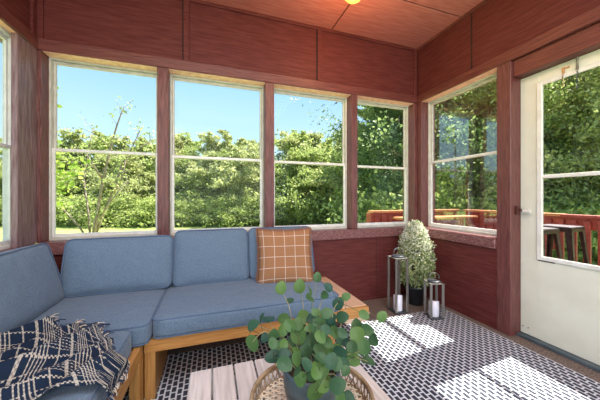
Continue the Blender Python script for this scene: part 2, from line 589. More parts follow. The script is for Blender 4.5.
# right wall
rw = bmesh.new()
DY0, DY1 = 0.50, 1.372           # door opening
WY0, WY1 = 1.476, 2.262          # window opening
box(rw, XR, XR + WT, WY0, YB, 0, SILL_B)
wall_right = struct('wall_right', rw, M_wall_y, 'red stained wall holding the side window and the door', 'wall')
struct('upper_panel', BX(XR + 0.012, XR + WT, Y0, YB, HT - 0.05, ZC), M_wall_y, '', '', wall_right)
struct('rear_panel', BX(XR, XR + WT, Y0, DY0 - 0.07, 0, HT), M_wall_y, '', '', wall_right)
bt = bmesh.new()
for y in (1.70, 0.48, -0.74):
    box(bt, XR + 0.0085, XR + 0.014, y - 0.005, y + 0.005, HT, ZC - 0.03)
struct('panel_joint', bt, M_groove, '', '', wall_right)
# left wall
lw = bmesh.new()
box(lw, XL - WT, XL, Y0, YB, 0, SILL_B)
wall_left = struct('wall_left', lw, M_wall_y, 'red stained wall under and above the left windows', 'wall')
struct('upper_panel', BX(XL - WT, XL - 0.012, Y0, YB, HT - 0.05, ZC), M_wall_y, '', '', wall_left)
bt = bmesh.new()
for y in (YB - 0.03, 1.1, -0.1):
    box(bt, XL - 0.02, XL + 0.004, y - 0.022, y + 0.022, HT, ZC - 0.03, 0.003, seg=1)
struct('batten', bt, M_wall_y, '', '', wall_left)

tn = [0]


def trim(bm, mat, label):
    tn[0] += 1
    return struct('trim_%d' % tn[0], bm, mat, label, 'trim')


# headers (proud of upper panel)
trim(BX(XL - WT, XR + WT, YB - 0.012, YB + WT, HB, HT, 0.004, seg=1), M_trim_x, 'red header beam above the back windows')
trim(BX(XL - WT, XL + 0.012, Y0, YB - 0.012, HB, HT, 0.004, seg=1), M_trim_y, 'red header beam above the left windows')
trim(BX(XR - 0.012, XR + WT, Y0, YB - 0.012, HB, HT, 0.004, seg=1), M_trim_y, 'red header beam above the side window and door')
# ledges
trim(BX(XL, XR, YB - 0.028, YB + WT, SILL_B, SILL_T, 0.005, seg=1), M_ledge, 'worn red ledge under the back windows')
trim(BX(XL - WT, XL + 0.028, Y0, YB - 0.028, SILL_B, SILL_T, 0.005, seg=1), M_ledge, 'worn red ledge under the left windows')
trim(BX(XR - 0.028, XR + WT, WY0, YB - 0.028, SILL_B, SILL_T, 0.005, seg=1), M_ledge, 'worn red ledge under the side window')
# crown strips
trim(BX(XL, XR, YB - 0.004, YB + 0.014, ZC - 0.03, ZC, 0.004, seg=1), M_wall_x, 'narrow red strip at the top of the back wall')
trim(BX(XR - 0.004, XR + 0.014, Y0, YB - 0.006, ZC - 0.03, ZC, 0.004, seg=1), M_trim_y, 'narrow red strip at the top of the right wall')
trim(BX(XL - 0.014, XL + 0.004, Y0, YB - 0.006, ZC - 0.03, ZC, 0.004, seg=1), M_trim_y, 'narrow red strip at the top of the left wall')
M_head = noise_mat('added_pale_head_board', (0.74, 0.38, 0.28), (0.90, 0.55, 0.43), (8, 8, 8), 3, 6, 0.5)  # pale boards added to make the header undersides look lit
trim(BX(XL + 0.03, XR - 0.03, YB + 0.002, YB + 0.083, HB - 0.004, HB + 0.001), M_head, 'pale board added to brighten the underside of the header over the back windows')
trim(BX(XR + 0.002, XR + 0.078, WY0, YB - 0.01, HB - 0.004, HB + 0.001), M_head, 'pale board added to brighten the underside of the header over the side window')
trim(BX(XL - 0.043, XL - 0.002, -0.2, YB - 0.01, HB - 0.004, HB + 0.001), M_head, 'pale board added to brighten the underside of the header over the left windows')
# posts, back wall
PX = [(XL - WT, -1.140), (-0.412, -0.332), (0.455, 0.535), (1.326, 1.398), (2.105, XR + WT)]
plab = ['red corner post left of the back windows', 'red post between the first and second back windows', 'red post between the second and third back windows',
        'red post between the third and fourth back windows', 'red corner post beside the side window']
for (a, b), l in zip(PX, plab):
    trim(BX(a, b, YB - 0.004, YB + WT, SILL_T, HB, 0.003, seg=1), M_wall_v, l)
# posts, left wall
LY = [(2.13, YB - 0.006), (1.02, 1.10), (-0.08, 0.0), (-1.2, -1.12), (Y0, -2.3)]
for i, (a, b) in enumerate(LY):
    trim(BX(XL - (0.03 if i == 0 else WT), XL + 0.004, a, b, SILL_T, HB, 0.003, seg=1), M_sheen_post if i == 0 else M_wall_v,
         'red corner post beside the left window, sky sheen painted in' if i == 0 else 'red post between left wall windows')
# right wall posts
trim(BX(XR - 0.004, XR + WT, WY1, YB - 0.006, SILL_T, HB, 0.003, seg=1), M_wall_v, 'red jamb post right of the back corner')
tp = bmesh.new()
box(tp, XR - 0.006, XR + WT, DY1, WY0, 0, HB, 0.004, seg=1)
trim(tp, M_wall_v, 'tall red post between the side window and the door')
trim(BX(XR - 0.006, XR + WT, DY0 - 0.07, DY0, 0, HB, 0.004, seg=1), M_wall_v, 'red post on the far side of the door')
trim(BX(XR + 0.02, XR + WT, DY0, DY1, 1.965, HB, 0.004, seg=1), M_trim_y, 'red board above the door')
trim(BX(XR + 0.147, XR + WT, DY1 - 0.02, DY1 + 0.001, 0.022, 1.965), M_wall_v, 'narrow red door stop added to block the sun slit beside the door')  # added behind the leaf to stop sun leaking past its edge
trim(BX(XR + 0.055, XR + WT + 0.03, DY0, DY1, 0.0, 0.022, 0.003, seg=1), M_thresh, 'blue grey door threshold')


# windows ------------------------------------------------------------
def window(n, label, horiz, a, b, plane, z0, z1, zm, sgn, gm=None, mat=None, fw=0.014, sw=0.016):
    """horiz 'x': runs along x between a..b at depth plane (outwards = sgn)"""
    mat = mat or M_sash
    root = thing('window_%d' % n, label, 'window')
    root['kind'] = 'structure'

    def B(bm, s0, s1, d0, d1, zz0, zz1, bev=0.002):
        d0, d1 = plane + sgn * d0, plane + sgn * d1
        if d0 > d1:
            d0, d1 = d1, d0
        if horiz == 'x':
            box(bm, s0, s1, d0, d1, zz0, zz1, bev, seg=1)
        else:
            box(bm, d0, d1, s0, s1, zz0, zz1, bev, seg=1)
    f = bmesh.new()
    B(f, a, a + fw, 0, 0.06, z0, z1)
    B(f, b - fw, b, 0, 0.06, z0, z1)
    B(f, a + fw, b - fw, 0, 0.06, z1 - fw, z1)
    B(f, a + fw, b - fw, -0.01, 0.06, z0, z0 + 0.022)
    obj('window_frame', f, mat, root)
    i0, i1 = a + fw, b - fw
    for nm, q0, q1, d, bot, top in (('upper_sash', zm - 0.012, z1 - fw, 0.032, 0.020, 0.022), ('lower_sash', z0 + 0.022, zm + 0.012, 0.012, 0.026, 0.022)):
        s = bmesh.new()
        B(s, i0, i0 + sw, d, d + 0.018, q0, q1)
        B(s, i1 - sw, i1, d, d + 0.018, q0, q1)
        B(s, i0 + sw, i1 - sw, d, d + 0.018, q0, q0 + bot)
        B(s, i0 + sw, i1 - sw, d, d + 0.018, q1 - top, q1)
        so = obj(nm, s, M_sash_w if nm == 'lower_sash' else mat, root)
        p = bmesh.new()
        B(p, i0 + sw * 0.7, i1 - sw * 0.7, d + 0.007, d + 0.010, q0 + bot * 0.7, q1 - top * 0.7, 0)
        obj('pane', p, gm or M_glass, so)
    return root


wb = YB + 0.085
window(1, 'tall double hung window at the left of the back wall', 'x', -1.140, -0.412, wb, SILL_T, HB, 1.41, 1)
window(2, 'second double hung window in the back wall', 'x', -0.332, 0.455, wb, SILL_T, HB, 1.40, 1)
window(3, 'third double hung window in the back wall', 'x', 0.535, 1.326, wb, SILL_T, HB, 1.395, 1)
window(4, 'fourth back window beside the right corner', 'x', 1.398, 2.105, wb, SILL_T, HB, 1.385, 1)
window(5, 'double hung side window in the right wall', 'y', WY0, WY1, XR + 0.080, SILL_T + 0.0, HB, 1.43, 1, M_glass_r)
window(6, 'double hung window at the left edge of the photo', 'y', 1.10, 2.205, XL - 0.045, SILL_T, HB, 1.375, -1, None, M_sash_w)
window(7, 'left wall window nearer the camera', 'y', 0.0, 1.02, XL - 0.035, SILL_T, HB, 1.375, -1, None, M_sash_w)

# door ----------------------------------------------------------------
door = thing('door_1', 'cream half glazed door with a white lever latch', 'door', (XR + 0.102, DY1 + 0.005, 0))
door['kind'] = 'structure'
DX0, DX1 = 0.0, 0.04
dl = DY0 - DY1 + 0.006
GY0, GY1 = dl + 0.12, -0.132       # glass opening in local y
GZ0, GZ1 = 0.615, 1.875
d = bmesh.new()
box(d, DX0, DX1, GY1, -0.006, 0.025, 1.962, 0.002, seg=1)
box(d, DX0, DX1, dl, GY0, 0.025, 1.962, 0.002, seg=1)
box(d, DX0, DX1, GY0, GY1, 0.025, GZ0, 0.0)
box(d, DX0, DX1, GY0, GY1, GZ1, 1.962, 0.0)
obj('door_leaf', d, M_door, door)
mo = bmesh.new()
for (a, b, c, e_) in ((GY1 - 0.018, GY1 + 0.014, GZ0 - 0.012, GZ1 + 0.012), (GY0 - 0.014, GY0 + 0.018, GZ0 - 0.012, GZ1 + 0.012)):
    box(mo, -0.012, 0.0, a, b, c, e_, 0.003, seg=1)
for (c, e_) in ((GZ0 - 0.012, GZ0 + 0.018), (GZ1 - 0.018, GZ1 + 0.012)):
    box(mo, -0.0115, 0.0, GY0 + 0.018, GY1 - 0.018, c, e_, 0.003, seg=1)
box(mo, -0.008, 0.012, GY0, GY1 - 0.0, 1.19, 1.215, 0.003, seg=1)
obj('glazing_bead', mo, M_sash_w, door)
obj('pane', BX(0.014, 0.018, GY0, GY1, GZ0, GZ1), M_glass, door)
lt = bmesh.new()
box(lt, -0.03, 0.0, -0.062, -0.042, 0.945, 0.965, 0.004)
box(lt, -0.036, -0.026, -0.095, -0.03, 0.940, 0.960, 0.004)
lt2 = obj('latch_lever', lt, M_sash_w, door)
lt2['label'] = 'white lever latch'
kp = bmesh.new()
box(kp, -0.065, -0.028, -0.024, -0.0055, 0.925, 0.99, 0.004)
box(kp, -0.052, -0.035, -0.040, -0.022, 0.945, 0.97, 0.004)
obj('latch_keeper', kp, M_brown, door)
br = bmesh.new()
box(br, -0.006, -0.001, -0.30, -0.270, 1.915, 1.926, 0.001, seg=1)
box(br, -0.008, -0.001, -0.275, -0.262, 1.875, 1.93, 0.001, seg=1)
obj('hook_plate', br, M_brass, door)
hk = bmesh.new()
tube(hk, [(-0.01, -0.270, 1.885), (-0.02, -0.270, 1.86), (-0.012, -0.272, 1.835), (-0.012, -0.272, 1.80)], 0.003)
obj('hook', hk, M_brass, door)
sc = bmesh.new()
box(sc, -0.004, 0.0, -0.22, -0.12, 0.595, 0.603, 0)
obj('sash_clip', sc, M_slate, door)
sc = bmesh.new()
for y_ in (-0.025, -0.06):
    lathe(sc, [(0.004, 0), (0.004, 0.004)], 8, (-0.003, y_, 0.075))
obj('screw', sc, M_slate, door)

spring = thing('door_spring', 'small spring and chain hanging in front of the top of the door', 'spring', (XR + 0.08, 1.03, 1.955))
sp = bmesh.new()
pts = []
for i in range(90):
    a = i * 0.9
    pts.append((0.006 * math.cos(a), 0.006 * math.sin(a), 0.0 - i * 0.0009))
tube(sp, [(0, 0, 0.022), (0.0, 0, 0.0)], 0.003)
tube(sp, pts, 0.0022, 5)
obj('coil', sp, M_steel, spring)
ch = bmesh.new()
for i in range(9):
    M = Matrix.Translation((0, 0, -0.092 - i * 0.013)) @ Matrix.Rotation(PI / 2, 4, 'X') @ Matrix.Rotation((i % 2) * PI / 2, 4, 'Y')
    ring(ch, (0, 0, 0), 0.006, 0.0016, 10, 5, M)
obj('chain', ch, M_slate, spring)

# ceiling lamp, mostly above the frame
lamp = thing('ceiling_lamp', 'amber glass ceiling lamp just showing at the top edge', 'lamp', (1.0, 1.72, ZC))
lm = bmesh.new()
lathe(lm, [(0.02, -0.178), (0.055, -0.168), (0.09, -0.125), (0.09, -0.065), (0.07, -0.025), (0.065, -0.012)], 32)
obj('lamp_shade', lm, M_lampglass, lamp, True)
lm = bmesh.new()
lathe(lm, [(0.075, -0.025), (0.08, -0.01), (0.08, 0.0)], 32)
obj('mount', lm, M_brass, lamp, True)
pl = bpy.data.lights.new('ceiling_lamp_light', 'POINT')
pl.energy = 8
pl.color = (1, 0.52, 0.22)
pl.shadow_soft_size = 0.08
po = bpy.data.objects.new('ceiling_lamp_light', pl)
COL.objects.link(po)
po.location = (1.0, 1.72, ZC - 0.33)

# ------------------------------------------------------------------ outdoors
gr = bmesh.new()
N = 40
gv = [[gr.verts.new((-60 + 140 * i / N, -20 + 100 * j / N, -1.0 - 0.0 + 0.05 * math.sin(i * 1.3) * math.cos(j * 0.9))) for j in range(N + 1)] for i in range(N + 1)]
for i in range(N):
    for j in range(N):
        gr.faces.new((gv[i][j], gv[i + 1][j], gv[i + 1][j + 1], gv[i][j + 1]))
lawn = obj('lawn', gr, M_grass)
tag(lawn, 'sunlit green lawn running to the trees behind the house', 'lawn', kind='structure')
dk = bmesh.new()
for i in range(30):
    x0 = XR + WT + 0.05 + i * 0.145
    if x0 > 4.3:
        break
    box(dk, x0, x0 + 0.14, -2.6, 3.6, -0.10, -0.06, 0.003, seg=1)
dko = obj('deck', dk, M_deck)
tag(dko, 'wooden deck boards outside the door', 'deck', kind='structure')
dkj = bmesh.new()
for x in (2.6, 4.1):
    for y in (-2.2, 0.4, 3.3):
        box(dkj, x, x + 0.1, y, y + 0.1, -1.05, -0.10)
box(dkj, 2.6, 2.7, -2.6, 3.6, -0.22, -0.10)
box(dkj, 4.1, 4.2, -2.6, 3.6, -0.22, -0.10)
obj('deck_support', dkj, M_deck, dko)
# porch foundation skirt
sk = bmesh.new()
box(sk, XL - WT, XR + WT, YB + 0.02, YB + WT, -1.1, -0.1)
box(sk, XL - WT, XL - 0.02, Y0, YB, -1.1, -0.1)
fo = obj('foundation', sk, M_rail)
tag(fo, 'red boarded skirt below the porch', 'foundation', kind='structure')


def railing(label, p0, ang, L, cap_mat, cap_split=None, solid=1.3):
    """local x along the rail"""
    r = thing('deck_railing', label, 'railing', p0, ang)
    if cap_split is None:
        obj('cap', BX(0, L, -0.07, 0.07, 0.875, 0.91, 0.005), cap_mat, r)
    else:
        obj('cap', BX(0, cap_split, -0.07, 0.07, 0.875, 0.91, 0.005), cap_mat, r)
        obj('cap', BX(cap_split + 0.002, L, -0.07, 0.07, 0.870, 0.905, 0.005), M_rail, r)
    obj('top_rail', BX(0, L, -0.02, 0.02, 0.73, 0.875, 0.004), M_rail, r)
    obj('bottom_rail', BX(0, L, -0.02, 0.02, 0.06, 0.15, 0.004), M_rail, r)
    obj('lower_board', BX(0, solid, -0.021, 0.021, 0.44, 0.727, 0.004), M_rail, r)
    n = int(L / 0.125)
    for i in range(n):
        x = 0.06 + i * 0.125
        obj('baluster', BX(x, x + 0.065, -0.052, -0.024, 0.05, 0.84, 0.003, seg=1), M_rail, r)
    for x in (0.0, L / 2, L - 0.09):
        obj('post', BX(x, x + 0.09, 0.024, 0.114, -0.02, 0.86, 0.004), M_rail, r)
    return r


railing('red deck railing with wide slats seen through the door glass', (4.25, 3.45, -0.06), -PI / 2, 5.6, M_orange_rail, 1.35)
railing('orange capped railing across the far end of the deck', (2.36, 3.56, -0.06), 0, 1.80, M_orange_rail, None, 1.8)
bench = thing('bar_ledge', 'pale wooden ledge in front of the railing outside the side window', 'ledge', (2.62, 3.22, -0.06))
bb = BX(0, 1.45, -0.13, 0.13, 0.79, 0.822, 0.008)
obj('ledge_top', bb, M_orange_rail, bench)
for x in (0.15, 1.2):
    obj('bracket', BX(x, x + 0.06, -0.03, 0.03, 0.0, 0.79, 0.003, seg=1), M_rail, bench)


def stool(label, loc, rz):
    s = thing('bar_stool', label, 'stool', loc, rz, 'dark metal bar stools on the deck')
    H, a, b = 0.79, 0.155, 0.215
    bm = bmesh.new()
    box(bm, -a, a, -a, a, H - 0.012, H, 0.012)
    obj('seat', bm, M_gun_top, s)
    bm = bmesh.new()
    for sx, sy, w, h in ((0, 1, a, 0.006), (0, -1, a, 0.006)):
        box(bm, -w, w, sy * a - h, sy * a + h, H - 0.055, H - 0.008, 0.002, seg=1)
        box(bm, sy * a - h, sy * a + h, -w, w, H - 0.055, H - 0.008, 0.002, seg=1)
    obj('seat_skirt', bm, M_gun, s)
    for sx in (-1, 1):
        for sy in (-1, 1):
            bm = bmesh.new()
            t0, t1 = Vector((sx * a, sy * a, H - 0.02)), Vector((sx * b, sy * b, 0))
            w0, w1 = 0.055, 0.028
            for dx, dy in ((1, 0), (0, 1)):
                q = []
                for p, w in ((t0, w0), (t1, w1)):
                    inx, iny = -sx * dx * w, -sy * dy * w
                    thx, thy = -sx * dy * 0.006, -sy * dx * 0.006
                    q += [p, p + Vector((inx, iny, 0)), p + Vector((inx + thx, iny + thy, 0)), p + Vector((thx, thy, 0))]
                v = [bm.verts.new(c) for c in q]
                for f in ((0, 1, 2, 3), (7, 6, 5, 4), (0, 4, 5, 1), (1, 5, 6, 2), (2, 6, 7, 3), (3, 7, 4, 0)):
                    bm.faces.new([v[k] for k in f])
            obj('leg', bm, M_gun, s)
    bm = bmesh.new()
    c = a + (b - a) * (1 - 0.25 / H)
    for sy in (-1, 1):
        box(bm, -c, c, sy * c - 0.008, sy * c + 0.008, 0.24, 0.265, 0.002, seg=1)
        box(bm, sy * c - 0.008, sy * c + 0.008, -c, c, 0.24, 0.265, 0.002, seg=1)
    obj('footrest', bm, M_gun, s)
    return s


stool('dark metal bar stool nearer the middle of the door glass', (3.84, 1.93, -0.06), 0.10)
stool('dark metal bar stool partly hidden by the left side of the door frame', (3.33, 1.91, -0.06), 0.04)


# trees ---------------------------------------------------------------
def tree_meshes(seed, H, W, nleaf, ls, trunk_r, low=0.15, stems=1, lay=0.5):
    r = random.Random(seed)
    tb = bmesh.new()
    tips = []
    for s in range(stems):
        base = Vector((r.uniform(-0.2, 0.2) * stems * 0.4, r.uniform(-0.2, 0.2) * stems * 0.4, -0.15))
        top = Vector((r.uniform(-0.12, 0.12) * H, r.uniform(-0.12, 0.12) * H, H * r.uniform(0.8, 0.95)))
        pts, rad = [], []
        for i in range(9):
            f = i / 8
            p = base.lerp(top, f) + Vector((r.uniform(-1, 1), r.uniform(-1, 1), 0)) * 0.02 * H * (0 if i == 0 else 1)
            pts.append(p)
            rad.append(trunk_r * (1 - 0.85 * f))
        tube(tb, pts, rad, 7)
        nb = 16
        for k in range(nb):
            f = low + (1 - low) * (k + r.random()) / nb
            i = min(int(f * 8), 7)
            p0 = pts[i].lerp(pts[i + 1], f * 8 - i)
            a = r.uniform(0, 2 * PI)
            wid = W * 0.5 * (1.0 - 0.55 * max(0, (f - 0.45) / 0.55)) * r.uniform(0.6, 1.1)
            d = Vector((math.cos(a), math.sin(a), r.uniform(0.1, 0.7)))
            p1 = p0 + d * wid * 0.55 + Vector((0, 0, 0.1))
            p2 = p1 + Vector((d.x, d.y, d.z * 0.4)) * wid * 0.5
            tube(tb, [p0, p1, p2], [trunk_r * 0.35 * (1.1 - f), trunk_r * 0.2 * (1.1 - f) + 0.004, 0.004], 5)
            tips += [(p1, wid * 0.42), (p2, wid * 0.40), (p0.lerp(p1, 0.5), wid * 0.35)]
    # leaves
    lv, lf = [], []
    clumps = []
    for (p, s) in tips:
        for _ in range(4):
            q = p + Vector((r.gauss(0, 1), r.gauss(0, 1), r.gauss(0, 0.8))) * s * 0.6
            clumps.append((q, s * r.uniform(0.25, 0.5)))
    for i in range(nleaf):
        p, s = clumps[r.randrange(len(clumps))]
        q = p + Vector((r.gauss(0, 1), r.gauss(0, 1), r.gauss(0, 0.6))) * s * 0.75
        if q.z < 0.05:
            q.z = r.uniform(0.05, 0.8)
        nrm = Vector((r.gauss(0, 1), r.gauss(0, 1), r.gauss(0, 1) + lay)).normalized()
        u = nrm.orthogonal().normalized()
        u = Matrix.Rotation(r.uniform(0, 2 * PI), 3, nrm) @ u
        v = nrm.cross(u)
        L = ls * r.uniform(0.6, 1.3)
        k = len(lv)
        lv += [q - u * L * 0.5, q + v * L * 0.3 + u * L * 0.02, q + u * L * 0.5, q - v * L * 0.3 + u * L * 0.02]
        lf.append((k, k + 1, k + 2, k + 3))
    lm = bpy.data.meshes.new('foliage')
    lm.from_pydata([tuple(p) for p in lv], [], lf)
    tm = bpy.data.meshes.new('trunk')
    tb.to_mesh(tm)
    tb.free()
    tm.materials.append(M_bark)
    for p in tm.polygons:
        p.use_smooth = True
    return tm, lm


def variants(seed, mats, **k):
    tm, lm = tree_meshes(seed, **k)
    out = []
    for m in mats:
        l2 = lm.copy()
        l2.materials.append(m)
        out.append((tm, l2))
    return out


V = {}
V['a'] = variants(1, [M_leaf_mid, M_leaf_olive], H=6.2, W=4.2, nleaf=15000, ls=0.17, trunk_r=0.085, low=0.12)
V['b'] = variants(2, [M_leaf_mid, M_leaf_olive], H=5.8, W=4.6, nleaf=15000, ls=0.16, trunk_r=0.06, low=0.10, stems=2)
V['c'] = variants(3, [M_leaf_lite, M_leaf_olive], H=4.6, W=4.0, nleaf=12000, ls=0.19, trunk_r=0.06, low=0.05, stems=2)
V['d'] = variants(4, [M_leaf_dark, M_leaf_mid], H=9.0, W=4.4, nleaf=48000, ls=0.105, trunk_r=0.13, low=0.08)
V['e'] = variants(5, [M_leaf_dark, M_leaf_mid], H=8.0, W=4.2, nleaf=40000, ls=0.095, trunk_r=0.10, low=0.10, stems=2)
V['f'] = variants(8, [M_leaf_mid, M_leaf_olive], H=8.0, W=4.4, nleaf=17000, ls=0.10, trunk_r=0.09, low=0.10)
V['s'] = variants(6, [M_leaf_mid, M_leaf_mid], H=1.7, W=3.2, nleaf=7000, ls=0.12, trunk_r=0.03, low=0.1, stems=3)


def put_tree(name, label, group, v, x, y, sc, rz, cat='tree'):
    tm, lm = v
    r = thing(name, label, cat, (x, y, -1.0), rz, group)
    r.scale = (sc, sc, sc)
    o = bpy.data.objects.new('trunk', tm)
    COL.objects.link(o)
    o.parent = r
    o = bpy.data.objects.new('foliage', lm)
    COL.objects.link(o)
    o.parent = r
    return r


def at(px, t):
    """ground position seen in column px at forward depth t"""
    u = (px - 300) / 262
    S, C = math.sin(TH), math.cos(TH)
    return (S + u * C) * t, (C - u * S) * t


tr = random.Random(5)
# woodland edge behind the lawn
row = [(-40, 23), (-8, 24), (15, 22), (42, 23), (66, 21.5), (90, 23), (112, 21.5), (136, 22.5), (158, 21.5), (182, 23), (205, 21), (228, 22.5), (250, 21), (272, 22), (296, 20.5), (318, 21.5), (340, 20), (356, 18)]
win_name = lambda px: ('the left window' if px < 30 else 'the first back window' if px < 162 else 'the second back window' if px < 268 else 'the third back window' if px < 352 else 'the fourth back window')
kinds = ['a', 'b', 'a', 'c', 'b']
for i, (px, t) in enumerate(row):
    k = kinds[i % 5]
    x, y = at(px + tr.uniform(-5, 5), t)
    x = x
    tall = 0.93 + 0.10 * tr.random() + (0.07 if 215 < px < 330 else 0)
    put_tree('woodland_tree', 'green front row woodland tree through ' + win_name(px),
             'front woodland trees seen through ' + win_name(px), V[k][tr.randrange(2)], x, y, tall, tr.uniform(0, 6))
    x, y = at(px + 12, t + 2.5)
    put_tree('woodland_tree', 'taller second row woodland tree through ' + win_name(px + 12),
             'rear woodland trees seen through ' + win_name(px + 12), V['ab'[i % 2]][(i + 1) % 2], x, y, 1.22 + 0.16 * tr.random(), tr.uniform(0, 6))
for i, px in enumerate(range(-40, 350, 18)):
    x, y = at(px + tr.uniform(-4, 4), 19.5 + tr.uniform(-0.5, 0.5))
    put_tree('woodland_shrub', 'low green bush edging the lawn through ' + win_name(px),
             'low bushes at the edge of the lawn seen through ' + win_name(px), V['s'][i % 2], x, y, 0.85 + 0.4 * tr.random(), tr.uniform(0, 6), 'shrub')
# the same woodland curving round beyond the left side of the lawn
for i in range(9):
    az = math.radians(-62 + i * 2.6 - 0)
    dist = 31 + tr.uniform(-1.5, 1.5)
    put_tree('woodland_tree', 'distant green tree at the far left side of the lawn, mirrored in the side window', 'distant trees left of the lawn',
             V['ab'[i % 2]][i % 2], math.sin(az) * dist, math.cos(az) * dist, 0.75 + 0.3 * tr.random(), tr.uniform(0, 6))
# close tall trees to the right
win2 = lambda px: 'the fourth back window' if px < 418 else 'the side window' if px < 500 else 'the door glass'
row = [(368, 15.5, 'b', 0), (409, 11.5, 'e', 0), (420, 11.8, 'd', 0), (434, 10.5, 'e', 0), (456, 11.5, 'd', 0), (476, 10.2, 'e', 1), (496, 11.2, 'd', 0), (520, 10.2, 'f', 1),
       (542, 10.0, 'f', 0), (568, 8.8, 'f', 1), (592, 9.5, 'f', 0), (618, 8.8, 'f', 1), (650, 9.0, 'f', 0)]
for i, (px, t, k, c) in enumerate(row):
    x, y = at(px, t)
    put_tree('tall_tree', 'tall dense tree close to the house through ' + win2(px),
             'tall close trees seen through ' + win2(px), V[k][c], x, y, 1.25 + 0.12 * tr.random() if px < 380 else 1.1 + 0.15 * tr.random(), tr.uniform(0, 6))
    x, y = at(px + 11, t + 3.6)
    put_tree('tall_tree', 'taller tree behind the close trees through ' + win2(px + 11),
             'rear tall trees seen through ' + win2(px + 11), V['b' if px < 380 else 'd' if px < 510 else 'f'][1 if px > 510 else 0], x, y, (1.3 if px < 380 else 1.3) + 0.15 * tr.random(), tr.uniform(0, 6))
for i, px in enumerate(range(372, 640, 24)):
    x, y = at(px, 8.6 + tr.uniform(-0.4, 0.4))
    put_tree('understory_shrub', 'leafy shrub below the tall trees through ' + win2(px),
             'shrubs below the tall trees seen through ' + win2(px), V['s'][0], x, y, 0.9 + 0.35 * tr.random(), tr.uniform(0, 6), 'shrub')

# thin many stemmed young tree on the lawn behind window 1
yx, yy = at(92, 10.5)
yt = thing('young_tree', 'thin young tree with bare spreading stems on the lawn behind the first back window', 'tree', (yx, yy, -1.0))


def local_pt(px, py, t):
    X, Y = at(px, t)
    return Vector((X - yx, Y - yy, CAM_Z + (198 - py) / 262 * t + 1.0))


yr = random.Random(3)
branches = [
    [(92, 244, 10.5), (97, 215, 10.5), (103, 180, 10.4), (110, 150, 10.3), (117, 125, 10.3), (124, 107, 10.2)],
    [(92, 244, 10.5), (100, 222, 10.6), (112, 195, 10.7), (122, 165, 10.9), (132, 148, 11.0), (141, 128, 11.0)],
    [(91, 244, 10.5), (88, 210, 10.6), (84, 180, 10.8), (88, 150, 11.0), (94, 128, 11.0)],
    [(91, 244, 10.5), (78, 225, 10.3), (64, 210, 10.2), (52, 198, 10.1)],
    [(92, 244, 10.5), (96, 225, 10.3), (108, 205, 10.0), (128, 180, 9.9)],
    [(103, 180, 10.4), (92, 163, 10.2), (84, 150, 10.1)],
    [(122, 165, 10.9), (134, 152, 11.0), (152, 140, 11.2)],
    [(112, 195, 10.7), (122, 178, 10.5), (126, 160, 10.4)],
]
leafpos = []
for k, br_ in enumerate(branches):
    bm = bmesh.new()
    P = [local_pt(*q) for q in br_]
    n = len(P)
    r0 = 0.075 if k < 2 else 0.05
    tube(bm, P, [r0 * (1 - 0.8 * i / (n - 1)) for i in range(n)], 6)
    for i in range(1, n):
        for _ in range(5):
            p = P[i - 1].lerp(P[i], yr.random())
            q = p + Vector((yr.uniform(-0.4, 0.4), yr.uniform(-0.3, 0.3), yr.uniform(0.1, 0.5)))
            tube(bm, [p, q], [0.009, 0.004], 4)
            if i > n - 3 or yr.random() < 0.25:
                leafpos.append(q)
                leafpos.append(p.lerp(q, 0.6))
    obj('stem', bm, M_twig, yt, True)


def leaf_cloud(name, pts, n, spread, size, mat, parent, seed=0, squash=1):
    r = random.Random(seed)
    vs, fs = [], []
    for p in pts:
        for _ in range(n):
            q = p + Vector((r.gauss(0, 1), r.gauss(0, 1), r.gauss(0, 1) * squash)) * spread
            nrm = Vector((r.gauss(0, 1), r.gauss(0, 1), r.gauss(0, 1) + 0.3)).normalized()
            u = nrm.orthogonal().normalized()
            u = Matrix.Rotation(r.uniform(0, 2 * PI), 3, nrm) @ u
            v = nrm.cross(u)
            L = size * r.uniform(0.65, 1.25)
            k = len(vs)
            vs += [q - u * L * 0.5, q + v * L * 0.32 - u * L * 0.08, q + v * L * 0.22 + u * L * 0.25, q + u * L * 0.5, q - v * L * 0.22 + u * L * 0.25, q - v * L * 0.32 - u * L * 0.08]
            fs.append(tuple(range(k, k + 6)))
    me = bpy.data.meshes.new(name)
    me.from_pydata([tuple(p) for p in vs], [], fs)
    me.materials.append(mat)
    o = bpy.data.objects.new(name, me)
    COL.objects.link(o)
    o.parent = parent
    return o


leaf_cloud('foliage', leafpos, 4, 0.10, 0.11, M_leaf_mid, yt, 4)

# leafy branch hanging close outside window 1, left
bxy = at(44, 5.6)
lb = thing('lime_sapling', 'bright lime leaved sapling just outside the left part of the first back window', 'tree', (bxy[0] - 0.30, bxy[1], -1.0))
bm = bmesh.new()
tube(bm, [(0, 0, -0.1), (0.05, 0, 1.5), (0.0, 0, 3.0), (0.15, 0, 4.6)], [0.05, 0.04, 0.03, 0.01], 6)
bp_ = []
for (z0, dx, dz) in ((2.5, 0.85, 0.15), (2.75, 0.95, 0.1), (2.25, 0.75, 0.1), (2.95, 0.6, 0.2), (4.3, 0.42, 0.2), (4.05, 0.40, 0.1), (2.0, 0.55, 0.0)):
    q = Vector((dx, 0, z0 + dz))
    tube(bm, [(0.02, 0, z0 - 0.1), (dx * 0.5, 0.03, z0 + dz * 0.8), q], [0.015, 0.01, 0.005], 5)
    for f in ((0.45, 0.6, 0.75, 0.9, 1.0) if z0 < 3 else (0.9, 1.0)):
        bp_.append(Vector((0.02, 0, z0 - 0.1)).lerp(q, f) + Vector((0, 0, -0.03)))
obj('trunk', bm, M_bark, lb, True)
leaf_cloud('foliage', bp_, 9, 0.085, 0.11, M_leaf_lite, lb, 9)

# ------------------------------------------------------------------ rug
rug = obj('rug', BX(-1.1, 2.078, -0.6, 1.93, 0.0, 0.005, 0.001, seg=1), M_rug)
tag(rug, 'black and white woven rug with a staggered grid pattern', 'rug')


